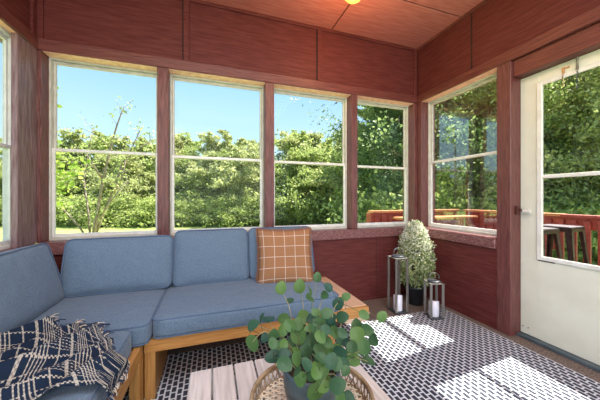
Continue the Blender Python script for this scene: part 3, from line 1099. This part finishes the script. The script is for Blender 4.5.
# ------------------------------------------------------------------ cushions
def cushion_bm(w, d, h, crown=0.02, rnd=0.035, cuts=16, seed=0, sag=0.0, wr=0.004):
    bm = bmesh.new()
    bmesh.ops.create_cube(bm, size=2)
    bmesh.ops.subdivide_edges(bm, edges=bm.edges[:], cuts=cuts, use_grid_fill=True)
    hw, hd, hh = w / 2, d / 2, h / 2
    for v in bm.verts:
        a, b, c = v.co
        # rounded box
        p = Vector((a * hw, b * hd, c * hh))
        inner = Vector((max(-hw + rnd, min(hw - rnd, p.x)), max(-hd + rnd, min(hd - rnd, p.y)), max(-hh + rnd * 0.55, min(hh - rnd * 0.55, p.z))))
        dlt = p - inner
        if dlt.length > 1e-6:
            lim = rnd
            m = max(abs(dlt.x), abs(dlt.y), abs(dlt.z) / 0.55)
            n_ = Vector((dlt.x, dlt.y, dlt.z / 0.55))
            if n_.length > 0:
                n_ = n_.normalized() * m
                p = inner + Vector((n_.x, n_.y, n_.z * 0.55))
        cr = (1 - abs(a) ** 3) * (1 - abs(b) ** 3)
        p.z += (c * crown * cr) if abs(c) > 0.01 else 0
        cz = (1 - c * c)
        p.x += a * 0.006 * cz * (1 - abs(b) ** 3)
        p.y += b * 0.006 * cz * (1 - abs(a) ** 3)
        nz = noise.noise_vector(Vector((p.x * 5, p.y * 5, p.z * 3 + seed * 7.3)))
        p += nz * wr
        v.co = p
    return bm


def piping_bm(w, d, h, rnd=0.035, r=0.0042, inset=0.004):
    bm = bmesh.new()
    for s in (-1, 1):
        pts = []
        hw, hd = w / 2 - inset, d / 2 - inset
        for cx, cy, a0 in ((hw - rnd, hd - rnd, 0), (-hw + rnd, hd - rnd, PI / 2), (-hw + rnd, -hd + rnd, PI), (hw - rnd, -hd + rnd, 1.5 * PI)):
            for k in range(5):
                a = a0 + k * PI / 8
                pts.append((cx + rnd * math.cos(a), cy + rnd * math.sin(a), s * (h / 2 - 0.006)))
        pts.append(pts[0])
        tube(bm, pts, r, 5, False)
    return bm


def cushion(name, parent, w, d, h, loc, rot=(0, 0, 0), seed=0, crown=0.015, rnd=0.035):
    bm = cushion_bm(w, d, h, crown, rnd, seed=seed)
    o = obj(name, bm, M_blue, parent, True, loc)
    o.rotation_euler = rot
    p = obj('piping', piping_bm(w, d, h, rnd), M_pipe, o, True)
    return o


# ---------------------------------------------------- sofa, right module
FX0, FX1 = -0.332, 1.005
FY0, FY1 = 1.53, 2.26
sr = thing('sofa_module', 'long blue cushioned teak sofa section along the back wall with a bare wooden end', 'sofa', (FX0, FY0, 0))
W, D = FX1 - FX0, FY1 - FY0
fr = bmesh.new()
box(fr, 0, W, 0, 0.03, 0.25, 0.315, 0.003)
box(fr, 0, W, D - 0.03, D, 0.25, 0.315, 0.003)
box(fr, 0, 0.03, 0.03, D - 0.03, 0.25, 0.315, 0.003)
obj('frame', fr, M_teak_x, sr)
sl = bmesh.new()
for i in range(8):
    box(sl, 0.035 + i * 0.135, 0.035 + i * 0.135 + 0.10, 0.03, D - 0.03, 0.29, 0.31, 0.002, seg=1)
obj('slats', sl, M_teak_y, sr)
obj('end_platform', BX(W - 0.235, W, 0.031, D - 0.031, 0.285, 0.318, 0.004), M_teak_top, sr)
obj('end_rail', BX(W - 0.03, W, 0.0305, D - 0.0305, 0.25, 0.284, 0.003), M_teak_y, sr)
obj('leg', BX(0.002, 0.052, 0.004, 0.40, 0.0, 0.25, 0.003), M_teak_v, sr)
obj('leg', BX(W - 0.30, W - 0.25, 0.004, 0.06, 0.0, 0.25, 0.003), M_teak_v, sr)
obj('leg', BX(W - 0.30, W - 0.25, D - 0.06, D - 0.004, 0.0, 0.25, 0.003), M_teak_v, sr)
obj('leg', BX(0.002, 0.052, D - 0.06, D - 0.004, 0.0, 0.25, 0.003), M_teak_v, sr)
CZ = 0.105
cushion('seat_cushion', sr, 1.085, 0.74, CZ, (0.035 + 1.085 / 2, 0.355, 0.318 + CZ / 2), seed=1, crown=0.008)
tilt = math.radians(74)
for (x0, x1, sd) in ((-0.262, 0.268, 2), (0.275, 0.81, 3)):
    w = x1 - x0
    # cushion lying in its own xy plane (w x height), thickness z, tilted against the ledge
    cushion('back_cushion', sr, w, 0.40, 0.15, ((x0 + x1) / 2 - FX0, 2.135 - FY0, 0.427 + 0.172), (tilt, 0, 0), seed=sd, crown=0.03, rnd=0.04)

# ---------------------------------------------------- sofa, left module
LX0, LX1 = -1.125, -0.335
LY0 = -0.10
sl_ = thing('sofa_module', 'blue cushioned teak sofa section running along the left wall into the corner', 'sofa', (LX0, LY0, 0))
W2, D2 = LX1 - LX0, 2.26 - LY0
fr = bmesh.new()
box(fr, W2 - 0.03, W2, 0, D2, 0.25, 0.315, 0.003)
box(fr, 0, 0.03, 0, D2, 0.25, 0.315, 0.003)
box(fr, 0.03, W2 - 0.03, 0, 0.03, 0.25, 0.315, 0.003)
box(fr, 0.03, W2 - 0.03, D2 - 0.03, D2, 0.25, 0.315, 0.003)
obj('frame', fr, M_teak_y, sl_)
sb = bmesh.new()
for i in range(16):
    box(sb, 0.03, W2 - 0.03, 0.06 + i * 0.14, 0.16 + i * 0.14, 0.29, 0.31, 0.002, seg=1)
obj('slats', sb, M_teak_x, sl_)
for (x, y) in ((W2 - 0.045, 1.46 - LY0), (W2 - 0.045, 1.515 - LY0), (W2 - 0.045, 0.02), (0.0, 0.02), (0.0, D2 - 0.06)):
    obj('leg', BX(x, x + 0.045, y, y + 0.045, 0.0, 0.25, 0.003), M_teak_v, sl_)
cushion('seat_cushion', sl_, 0.825, 0.77, CZ, (0.825 / 2 + 0.0, 1.855 - LY0, 0.318 + CZ / 2), seed=4, crown=0.008)
cushion('seat_cushion', sl_, 0.765, 0.72, CZ, (0.765 / 2, 1.095 - LY0, 0.318 + CZ / 2), seed=5, crown=0.008)
cushion('seat_cushion', sl_, 0.765, 0.80, CZ, (0.765 / 2, 0.33 - LY0, 0.318 + CZ / 2), seed=6, crown=0.008)
# corner back cushion (against back wall) and side cushions (against left wall)
cushion('back_cushion', sl_, 0.635, 0.365, 0.16, (-0.585 - LX0, 2.12 - LY0, 0.427 + 0.160), (tilt, 0, 0), seed=7, crown=0.035, rnd=0.04)
for (yc, sd, L) in ((1.665, 8, 0.74), (0.90, 9, 0.74), (0.15, 10, 0.70)):
    cushion('back_cushion', sl_, L, 0.375, 0.17, (0.125 + 0.010, yc - LY0, 0.427 + 0.152), (tilt, 0, PI / 2), seed=sd, crown=0.035, rnd=0.04)


# ---------------------------------------------------- throw pillow
def pillow(loc, rot, S=0.43, T=0.13):
    root = thing('throw_pillow', 'rust coloured throw pillow with thin cream window pane check', 'pillow', loc)
    root.rotation_euler = rot
    n = 26
    bm = bmesh.new()
    uvl = bm.loops.layers.uv.new('UVMap')
    grids = []
    for s in (1, -1):
        G = []
        for i in range(n + 1):
            row = []
            for j in range(n + 1):
                a, b = -1 + 2 * i / n, -1 + 2 * j / n
                pinch = 1 - 0.07 * (1 - b * b) if True else 1
                pinchb = 1 - 0.07 * (1 - a * a)
                x, y = a * S / 2 * pinch, b * S / 2 * pinchb
                z = s * T / 2 * ((1 - a ** 4) * (1 - b ** 4)) ** 0.55
                q = noise.noise(Vector((x * 9, y * 9, s * 4.0)))
                z += s * 0.006 * q * (1 - a ** 4) * (1 - b ** 4)
                row.append(bm.verts.new((x, y, z)))
            G.append(row)
        grids.append(G)
        for i in range(n):
            for j in range(n):
                vs = (G[i][j], G[i + 1][j], G[i + 1][j + 1], G[i][j + 1])
                ids = ((i, j), (i + 1, j), (i + 1, j + 1), (i, j + 1))
                if s < 0:
                    vs, ids = vs[::-1], ids[::-1]
                f = bm.faces.new(vs)
                for lp, (p, q) in zip(f.loops, ids):
                    lp[uvl].uv = (p / n, q / n)
    bmesh.ops.remove_doubles(bm, verts=bm.verts[:], dist=0.0004)
    obj('cover', bm, M_check, root, True)
    fl = bmesh.new()
    r = random.Random(8)

    def edgept(side, t):
        a, b = (t, -1) if side == 0 else (1, t) if side == 1 else (-t, 1) if side == 2 else (-1, -t)
        return Vector((a * S / 2 * (1 - 0.07 * (1 - b * b)), b * S / 2 * (1 - 0.07 * (1 - a * a)), 0))
    outd = [Vector((0, -1, 0)), Vector((1, 0, 0)), Vector((0, 1, 0)), Vector((-1, 0, 0))]
    for side in range(4):
        for k in range(60):
            t = -1 + 2 * (k + 0.5) / 60
            p = edgept(side, t)
            q = p + outd[side] * r.uniform(0.008, 0.014) + Vector((r.uniform(-.003, .003), r.uniform(-.003, .003), r.uniform(-.004, .004)))
            tube(fl, [p - outd[side] * 0.004, q], [0.0035, 0.0018], 4)
    obj('fringe', fl, M_tanfringe, root)
    return root


pillow((0.53, 1.94, 0.603), (math.radians(72), 0, math.radians(-9)))


# ---------------------------------------------------- plaid throw
def blanket():
    root = thing('throw_blanket', 'navy and cream plaid blanket with fringes rumpled on the left seat cushions', 'blanket', (-0.65, 1.2, 0.43))
    nu, nv = 150, 120
    bm = bmesh.new()
    uvl = bm.loops.layers.uv.new('UVMap')
    X0, X1 = -1.02, -0.335
    U = 1.15
    EDGE = -0.352
    G = []
    dirv = Vector((0.64, 0.77)).normalized()
    per = Vector((-dirv.y, dirv.x))

    def place(s, t):
        # s 0..1 left->right (with overhang at the right), t 0..1 near->far
        x = X0 + s * (X1 - X0 + 0.012 - 0.10 * max(0, (t - 0.45) / 0.55))
        y0 = 1.00 + 0.03 * math.sin(s * 9) - 0.18 * (1 - s)
        y1 = 1.475 + 0.02 * math.sin(s * 13 + 1) - 0.20 * max(0, (s - 0.72) / 0.28) ** 1.3
        y = y0 + t * (y1 - y0)
        P = Vector((x, y))
        a = P.dot(per)
        b = P.dot(dirv)
        wob = noise.noise(Vector((x * 4, y * 4, 0.3))) * 0.5
        h = 0
        h += 0.036 * (0.5 + 0.5 * math.sin(a * 52 + wob * 5)) ** 1.6
        h += 0.024 * (0.5 + 0.5 * math.sin(a * 24 + 1.3 + b * 4 + wob * 4)) ** 2
        h += 0.012 * (0.5 + 0.5 * noise.noise(Vector((x * 9, y * 12, 5.0))))
        h *= 0.55 + 0.45 * min(1, t * 6) 
        h += 0.006
        z = 0.432 + h
        # over the edge of the seat
        ex = x - EDGE
        if ex > 0:
            drop = ex * 1.25
            x = EDGE + 0.010 + h * 0.55 + 0.008 * min(1, ex * 20)
            z = 0.425 - drop + h * 0.35
        return Vector((x, y, z))
    for i in range(nu + 1):
        row = []
        for j in range(nv + 1):
            row.append(bm.verts.new(place(i / nu, j / nv) - Vector((-0.65, 1.2, 0.43))))
        G.append(row)
    for i in range(nu):
        for j in range(nv):
            f = bm.faces.new((G[i][j], G[i + 1][j], G[i + 1][j + 1], G[i][j + 1]))
            for lp, (p, q) in zip(f.loops, ((i, j), (i + 1, j), (i + 1, j + 1), (i, j + 1))):
                s, t = p / nu, q / nv
                sk = noise.noise(Vector((s * 1.8, t * 1.8, 2.2))) * 0.07
                lp[uvl].uv = (s * 0.85 + t * 0.20 + sk, t * 0.72 - s * 0.22 + sk)
    o = obj('cloth', bm, M_plaid, root, True)
    md = o.modifiers.new('thickness', 'SOLIDIFY')
    md.thickness = 0.004
    md.offset = 1
    # fringes
    r = random.Random(2)
    fb, fc = bmesh.new(), bmesh.new()
    off = Vector((-0.65, 1.2, 0.43))
    for k in range(150):
        s = 0.45 + 0.55 * k / 150
        p = place(s, 1.0)
        d = Vector((r.uniform(-0.6, 0.9), 1.0, 0)).normalized() * r.uniform(0.02, 0.055)
        q = p + d
        q.z = max(0.433, p.z - 0.012 + r.uniform(-0.006, 0.01)) if q.x < EDGE else p.z - r.uniform(0.02, 0.05)
        m = (p + q) / 2 + Vector((r.uniform(-.006, .006), r.uniform(-.006, .006), 0.006))
        tube(fb if r.random() < 0.55 else fc, [p - off, m - off, q - off], [0.0022, 0.002, 0.0016], 4)
    for k in range(90):
        t = k / 90
        p = place(1.0, t)
        q = p + Vector((r.uniform(0.0, 0.014), r.uniform(-0.015, 0.015), -r.uniform(0.01, 0.03)))
        tube(fb if r.random() < 0.6 else fc, [p - off, (p + q) / 2 + Vector((0.004, 0, 0)) - off, q - off], [0.0022, 0.002, 0.0015], 4)
    # loose twisted tassels lying on the seat
    for (sx, sy, ex_, ey) in ((-0.66, 1.46, -0.56, 1.53), (-0.62, 1.45, -0.47, 1.50), (-0.58, 1.46, -0.52, 1.53)):
        tube(fb, [Vector((sx, sy, 0.45)) - off, Vector(((sx + ex_) / 2, (sy + ey) / 2 - 0.01, 0.452)) - off, Vector((ex_, ey, 0.438)) - off], [0.010, 0.008, 0.004], 6)
    f1 = obj('fringe', fb, M_navy, root)
    f1['label'] = 'navy fringe'
    f2 = obj('fringe', fc, M_cream_yarn, root)
    f2['label'] = 'cream fringe'


blanket()

# ---------------------------------------------------- coffee table
TZ = 0.40
ct = thing('coffee_table', 'low coffee table of whitewashed planks in front of the sofa', 'table', (-0.078, 1.058, 0))
tp = bmesh.new()
pitch = 0.0788
for i in range(8):
    box(tp, i * pitch + 0.0025, (i + 1) * pitch - 0.0025, -1.02, 0, TZ - 0.022, TZ, 0.005)
obj('tabletop', tp, M_white_wood, ct)
WW = pitch * 8
ap = bmesh.new()
box(ap, 0.03, WW - 0.03, -0.06, -0.035, TZ - 0.08, TZ - 0.022, 0.002)
box(ap, 0.03, WW - 0.03, -0.985, -0.96, TZ - 0.08, TZ - 0.022, 0.002)
box(ap, 0.03, 0.055, -0.96, -0.06, TZ - 0.08, TZ - 0.022, 0.002)
box(ap, WW - 0.055, WW - 0.03, -0.96, -0.06, TZ - 0.08, TZ - 0.022, 0.002)
obj('apron', ap, M_white_wood, ct)
for x in (0.056, WW - 0.106):
    for y in (-0.111, -0.959):
        obj('leg', BX(x, x + 0.05, y, y + 0.05, 0.005, TZ - 0.022, 0.003), M_white_wood, ct)

# ---------------------------------------------------- tray
TX, TY = 0.287, 0.742
tray = thing('wicker_tray', 'round woven rattan tray with open lattice rim on the coffee table', 'tray', (TX, TY, TZ))
R = 0.175
bm = bmesh.new()
zb = 0.008
st = 0.019
k = -9
while k <= 9:
    off = k * st
    if abs(off) < R - 0.004:
        L = math.sqrt((R - 0.003) ** 2 - off ** 2)
        for ang, zz in ((0.3, 0), (0.3 + PI / 3, 0.0013), (0.3 + 2 * PI / 3, 0.0026)):
            M = Matrix.Rotation(ang, 4, 'Z')
            box(bm, -L, L, off - 0.0026, off + 0.0026, zb + zz, zb + zz + 0.0018, 0, M=M)
    k += 1
obj('woven_base', bm, M_rattan_l, tray)
bm = bmesh.new()
ring(bm, (0, 0, 0.006), R, 0.006, 64, 8)
ring(bm, (0, 0, 0.056), R + 0.006, 0.006, 64, 8)
ring(bm, (0, 0, 0.045), R + 0.005, 0.003, 64, 6)
obj('rim', bm, M_rattan, tray, True)
bm = bmesh.new()
for i in range(56):
    a = 2 * PI * i / 56
    for s in (-1, 1):
        a2 = a + s * 0.10
        tube(bm, [(R * math.cos(a), R * math.sin(a), 0.010), ((R + 0.005) * math.cos(a2), (R + 0.005) * math.sin(a2), 0.054)], 0.0019, 5)
obj('lattice', bm, M_rattan, tray)

# ---------------------------------------------------- potted eucalyptus
PZ = TZ + 0.0135
pe = thing('potted_eucalyptus', 'leafy silver dollar eucalyptus in a dark slate pot on the tray', 'potted plant', (TX + 0.0, TY + 0.0, PZ))
bm = bmesh.new()
lathe(bm, [(0.055, 0), (0.066, 0.006), (0.080, 0.05), (0.087, 0.095), (0.086, 0.125), (0.083, 0.132), (0.078, 0.130), (0.076, 0.115), (0.02, 0.112)], 48)
obj('pot', bm, M_ceramic, pe, True)
bm = bmesh.new()
lathe(bm, [(0.0755, 0.1125), (0.074, 0.118), (0.01, 0.121)], 24)
obj('soil', bm, M_soil, pe, True)

PC = Vector((TX, TY, PZ))
S_, C_ = math.sin(TH), math.cos(TH)


def lp_(cx, cy, t):
    """a point of the bouquet, measured on the photo at depth t"""
    px, py = 240 + cx / 3.08, 270 + cy / 3.08
    u = (px - 300) / 262
    return Vector(((S_ + u * C_) * t, (C_ - u * S_) * t, CAM_Z + (198 - py) / 262 * t)) - PC


pr = random.Random(21)
T0 = 0.79
main_stems = [
    [(190, 330), (175, 200), (150, 110), (126, 58, .84)], [(215, 330), (205, 200), (195, 110), (183, 52, .88)],
    [(235, 330), (235, 180), (250, 100), (272, 55, .86)], [(240, 330), (270, 200), (290, 120), (303, 100, .78)],
    [(250, 330), (290, 210), (320, 140), (330, 84, .90)], [(255, 330), (330, 230), (380, 180), (438, 143, .82)],
    [(255, 335), (330, 260), (390, 240), (410, 212, .74)], [(250, 340), (310, 290), (350, 270), (394, 282, .70)],
    [(190, 335), (140, 220), (90, 185), (40, 172, .80)], [(190, 335), (130, 260), (80, 190), (38, 222, .74)],
    [(185, 335), (150, 280), (120, 260), (103, 268, .70)], [(220, 335), (215, 300), (200, 320), (186, 338, .68)],
    [(240, 335), (250, 310), (255, 345), (232, 378, .66)], [(250, 335), (285, 320), (305, 350), (312, 392, .68)],
    [(215, 330), (216, 250), (218, 150), (238, 24, .86)], [(205, 330), (160, 240), (110, 190), (86, 150, .80)],
    [(230, 330), (240, 270), (232, 200), (225, 152, .72)], [(215, 330), (190, 260), (180, 215), (180, 197, .70)],
    [(250, 330), (300, 240), (345, 205), (382, 140, .84)],
]
stem_pts = []
for k, s in enumerate(main_stems):
    tt = s[-1][2]
    P = []
    for i, q in enumerate(s):
        f = i / (len(s) - 1)
        P.append(lp_(q[0], q[1], T0 + (tt - T0) * f))
    # root inside the pot
    a = 2 * PI * k / len(main_stems)
    P[0] = Vector((0.042 * math.cos(a), 0.042 * math.sin(a), 0.115))
    # smooth
    Q = []
    for i in range(len(P) - 1):
        p0, p1, p2, p3 = P[max(i - 1, 0)], P[i], P[i + 1], P[min(i + 2, len(P) - 1)]
        for j in range(5):
            t = j / 5
            Q.append(0.5 * ((2 * p1) + (p2 - p0) * t + (2 * p0 - 5 * p1 + 4 * p2 - p3) * t * t + (3 * p1 - p0 - 3 * p2 + p3) * t ** 3))
    Q.append(P[-1])
    bm = bmesh.new()
    n = len(Q)
    tube(bm, Q, [0.0021 * (1 - 0.6 * i / n) for i in range(n)], 6)
    obj('stem', bm, M_stemg, pe, True)
    stem_pts += Q[3:]

leaves = [(126, 55, 17), (183, 50, 18), (238, 22, 13), (272, 53, 13), (215, 62, 13), (260, 77, 13), (216, 86, 16), (155, 93, 12), (303, 103, 17), (327, 82, 12),
          (86, 149, 21), (134, 150, 16), (40, 170, 17), (38, 226, 21), (67, 146, 12), (104, 199, 18), (180, 197, 25), (77, 208, 13), (103, 268, 22), (137, 289, 22),
          (175, 273, 18), (175, 312, 17), (132, 185, 16), (196, 145, 20), (225, 150, 18), (268, 133, 17), (235, 130, 14), (223, 218, 21), (228, 250, 19), (236, 188, 17),
          (282, 150, 15), (361, 200, 23), (382, 138, 14), (392, 185, 17), (410, 215, 17), (438, 143, 15), (394, 280, 18), (342, 270, 24), (316, 195, 14), (300, 240, 16),
          (255, 300, 21), (281, 280, 20), (235, 310, 20), (186, 335, 21), (225, 325, 17), (258, 350, 22), (232, 375, 23), (300, 355, 23), (310, 392, 16), (336, 392, 16),
          (383, 235, 20), (315, 145, 17), (290, 190, 16), (125, 235, 17), (150, 240, 17), (320, 262, 15), (205, 250, 18), (160, 220, 15), (345, 235, 17), (250, 270, 18),
          (205, 290, 17), (268, 225, 17), (250, 160, 15), (330, 225, 14), (300, 290, 17), (215, 180, 14), (175, 245, 15), (370, 245, 14), (272, 255, 16), (248, 205, 17), (150, 178, 12), (200, 215, 18), (242, 245, 16),
          (120, 265, 14), (190, 170, 13), (310, 215, 15), (265, 185, 15), (325, 310, 14)]
lr = random.Random(77)
for _ in range(20):
    leaves.append((lr.gauss(225, 55), lr.uniform(150, 290), lr.uniform(13, 20)))
for li, (cx, cy, r) in enumerate(leaves):
    edge = math.hypot(cx - 230, cy - 230) / 200
    t = T0 + pr.uniform(-0.10, 0.05) + (0.0 if cy > 120 else 0.05)
    if cy > 262 and abs(cx - 225) < 105:
        t = 0.675 + pr.uniform(-0.03, 0.012)
    c = lp_(cx, cy, t)
    # nearest stem point
    best = min(stem_pts, key=lambda p: (p - c).length)
    rad = r / 3.08 / 262 * t * 1.12
    ax = (c - best)
    if ax.length < 1e-3:
        ax = Vector((0, 0, 1))
    view = (Vector((0, 0, CAM_Z)) - (c + PC)).normalized()
    nrm = (view * 1.0 + Vector((pr.gauss(0, .38), pr.gauss(0, .38), pr.gauss(0.25, .38)))).normalized()
    ax = (ax - nrm * ax.dot(nrm))
    if ax.length < 1e-4:
        ax = nrm.orthogonal()
    ax.normalize()
    sd = nrm.cross(ax)
    base = c - ax * rad * 1.02
    bm = bmesh.new()
    nr, ns = 4, 18
    cen = bm.verts.new(c + nrm * (-0.0015))
    prev = None
    for i in range(1, nr + 1):
        f = i / nr
        ringv = []
        for k in range(ns):
            a = 2 * PI * k / ns
            rr = rad * f
            dx, dy = math.cos(a), math.sin(a)
            wdt = 0.90 - 0.10 * dx
            tipf = 1.0 + (0.06 if k == 0 else 0)
            pt = c + ax * dx * rr * 1.08 * tipf + sd * dy * rr * wdt + nrm * (0.16 * rad * (dy * f) ** 2 - 0.14 * rad * (dx * f) ** 2)
            ringv.append(bm.verts.new(pt))
        if prev is None:
            for k in range(ns):
                bm.faces.new((cen, ringv[k], ringv[(k + 1) % ns]))
        else:
            for k in range(ns):
                bm.faces.new((prev[k], ringv[k], ringv[(k + 1) % ns], prev[(k + 1) % ns]))
        prev = ringv
    tube(bm, [best, (best + base) / 2 + Vector((0, 0, 0.002)), base], 0.0008, 4)
    obj('leaf', bm, M_leaf_euc, pe, True)


# ---------------------------------------------------- lanterns
def lantern(label, loc, rz, s, hgt, cand_h, cand_r, ring_r):
    L = thing('lantern', label, 'lantern', loc, rz, None)
    obj('base', BX(-s, s, -s, s, 0.0, 0.016, 0.003), M_slate, L)
    for sx in (-1, 1):
        for sy in (-1, 1):
            w, t = 0.011, 0.004
            obj('post', BX(sx * (s - 0.002) - w, sx * (s - 0.002) + w, sy * (s - 0.002) - t, sy * (s - 0.002) + t, 0.016, hgt, 0.0015, seg=1), M_steel, L)
    bm = bmesh.new()
    q = s + 0.009
    box(bm, -q, q, -q, -q + 0.022, hgt, hgt + 0.006, 0.001, seg=1)
    box(bm, -q, q, q - 0.022, q, hgt, hgt + 0.006, 0.001, seg=1)
    box(bm, -q, -q + 0.022, -q + 0.022, q - 0.022, hgt, hgt + 0.006, 0.001, seg=1)
    box(bm, q - 0.022, q, -q + 0.022, q - 0.022, hgt, hgt + 0.006, 0.001, seg=1)
    obj('top_frame', bm, M_steel, L)
    bm = bmesh.new()
    lathe(bm, [(s * 0.72, -0.004), (s * 0.95, 0.0), (s * 0.97, 0.010), (s * 0.85, 0.014), (0.01, 0.016)], 32, (0, 0, hgt + 0.006))
    obj('cap', bm, M_slate, L, True)
    bm = bmesh.new()
    pts = []
    for k in range(23):
        a = -0.25 + (PI + 0.5) * k / 22
        pts.append((ring_r * math.cos(a), 0, hgt + 0.030 + ring_r * 0.30 + ring_r * math.sin(a)))
    for i in range(len(pts) - 1):
        a, b = Vector(pts[i]), Vector(pts[i + 1])
        d = (b - a).normalized()
        n = d.cross(Vector((0, 1, 0)))
        vs = []
        for p in (a, b):
            for (u, v) in ((-1, -1), (1, -1), (1, 1), (-1, 1)):
                vs.append(bm.verts.new(p + Vector((0, u * 0.008, 0)) + n * v * 0.0018))
        for f in ((0, 1, 5, 4), (1, 2, 6, 5), (2, 3, 7, 6), (3, 0, 4, 7)):
            bm.faces.new([vs[x] for x in f])
    bmesh.ops.remove_doubles(bm, verts=bm.verts[:], dist=0.0003)
    obj('ring_handle', bm, M_steel, L)
    return L


l1 = (1.63, 2.01, 0.0)
l2 = (1.845, 1.805, 0.005)
lantern('tall brushed metal lantern left of the small shrub', l1, -0.05, 0.060, 0.50, 0, 0, 0.045)
lantern('short brushed metal lantern in front of the right wall', l2, -0.30, 0.054, 0.305, 0, 0, 0.044)


def candle(label, loc, r, h):
    c = thing('pillar_candle', label, 'candle', loc, 0.4)
    bm = bmesh.new()
    n = 32
    rows = []
    for rr, zz in ((r * 0.96, 0), (r, 0.004), (r, h * 0.5), (r, h), (r * 0.93, h + 0.002), (r * 0.85, h - 0.008), (0.004, h - 0.010)):
        row = []
        for k in range(n):
            a = 2 * PI * k / n
            z = zz
            if zz > h * 0.7:
                z += 0.012 * math.cos(a + 2.4) * (rr / r)
            row.append(bm.verts.new((rr * math.cos(a), rr * math.sin(a), z)))
        rows.append(row)
    for a, b in zip(rows, rows[1:]):
        for k in range(n):
            bm.faces.new((a[k], a[(k + 1) % n], b[(k + 1) % n], b[k]))
    bm.faces.new(rows[0][::-1])
    bm.faces.new(rows[-1])
    obj('wax', bm, M_candle, c, True)
    bm = bmesh.new()
    tube(bm, [(0, 0, h - 0.012), (0.001, 0, h + 0.006)], 0.0015, 5)
    obj('wick', bm, M_black, c)


candle('white pillar candle inside the tall lantern', (l1[0], l1[1], l1[2] + 0.0162), 0.040, 0.135)
candle('white pillar candle inside the short lantern', (l2[0], l2[1], l2[2] + 0.0162), 0.041, 0.125)

# ---------------------------------------------------- small shrub in pot
sx_, sy_ = 1.925, 2.115
shb = thing('potted_shrub', 'cone shaped shrub with white tips in a black pot in the right corner', 'potted plant', (sx_, sy_, 0))
bm = bmesh.new()
lathe(bm, [(0.07, 0), (0.075, 0.004), (0.10, 0.16), (0.11, 0.165), (0.11, 0.185), (0.10, 0.187), (0.098, 0.17), (0.01, 0.168)], 32)
obj('pot', bm, M_black, shb, True)
bm = bmesh.new()
tube(bm, [(0, 0, 0.16), (0.005, 0, 0.5)], [0.012, 0.006], 6)
obj('stem', bm, M_bark, shb, True)


def shrub_profile(z):
    # z 0..1 -> radius
    return 0.172 * math.sin(PI * min(0.985, 0.20 + 0.79 * z)) ** 0.5 * (1 - 0.10 * z)


r = random.Random(31)
ptsg, ptsw = [], []
for i in range(2600):
    f = r.random()
    z = 0.21 + f * 0.60
    rad = shrub_profile(f) * (0.45 + 0.58 * math.sqrt(r.random()))
    a = r.uniform(0, 2 * PI)
    bumpy = 1 + 0.12 * noise.noise(Vector((math.cos(a) * 2, math.sin(a) * 2, z * 7)))
    p = Vector((rad * bumpy * math.cos(a), rad * bumpy * math.sin(a), z))
    outer = rad / shrub_profile(f) > 0.80
    if outer and r.random() < max(0, (f - 0.22)) * 1.7:
        ptsw.append(p)
    else:
        ptsg.append(p)
leaf_cloud('foliage', ptsg, 4, 0.014, 0.020, M_leaf_top, shb, 1)
tip = leaf_cloud('flower_tips', ptsw, 5, 0.010, 0.014, M_blossom, shb, 2)
tip['label'] = 'white leaf tips'

# ---------------------------------------------------- tree labels, counted from the left within each window
words = ['leftmost', 'second from left', 'third from left', 'fourth from left', 'fifth from left', 'sixth from left', 'seventh from left',
         'eighth from left', 'ninth from left', 'tenth from left', 'eleventh from left', 'twelfth from left']
groups = {}
for o in list(COL.objects):
    if o.parent is None and o.get('category') in ('tree', 'shrub') and o.get('group') and ' through ' in o['label']:
        d = o.location.x * math.sin(TH) + o.location.y * math.cos(TH)
        px = 300 + 262 * (o.location.x * math.cos(TH) - o.location.y * math.sin(TH)) / d
        if px < -4 or px > 604:
            o['label'] = 'green %s mostly beyond the edge of the photo' % o['category']
            o['group'] = '%ss beyond the edge of the photo' % o['category']
        else:
            groups.setdefault(o['label'], []).append((px, o))
for lab, items in groups.items():
    items.sort(key=lambda q: q[0])
    if len(items) > 1:
        for i, (px, o) in enumerate(items):
            o['label'] = lab + ', ' + words[i]
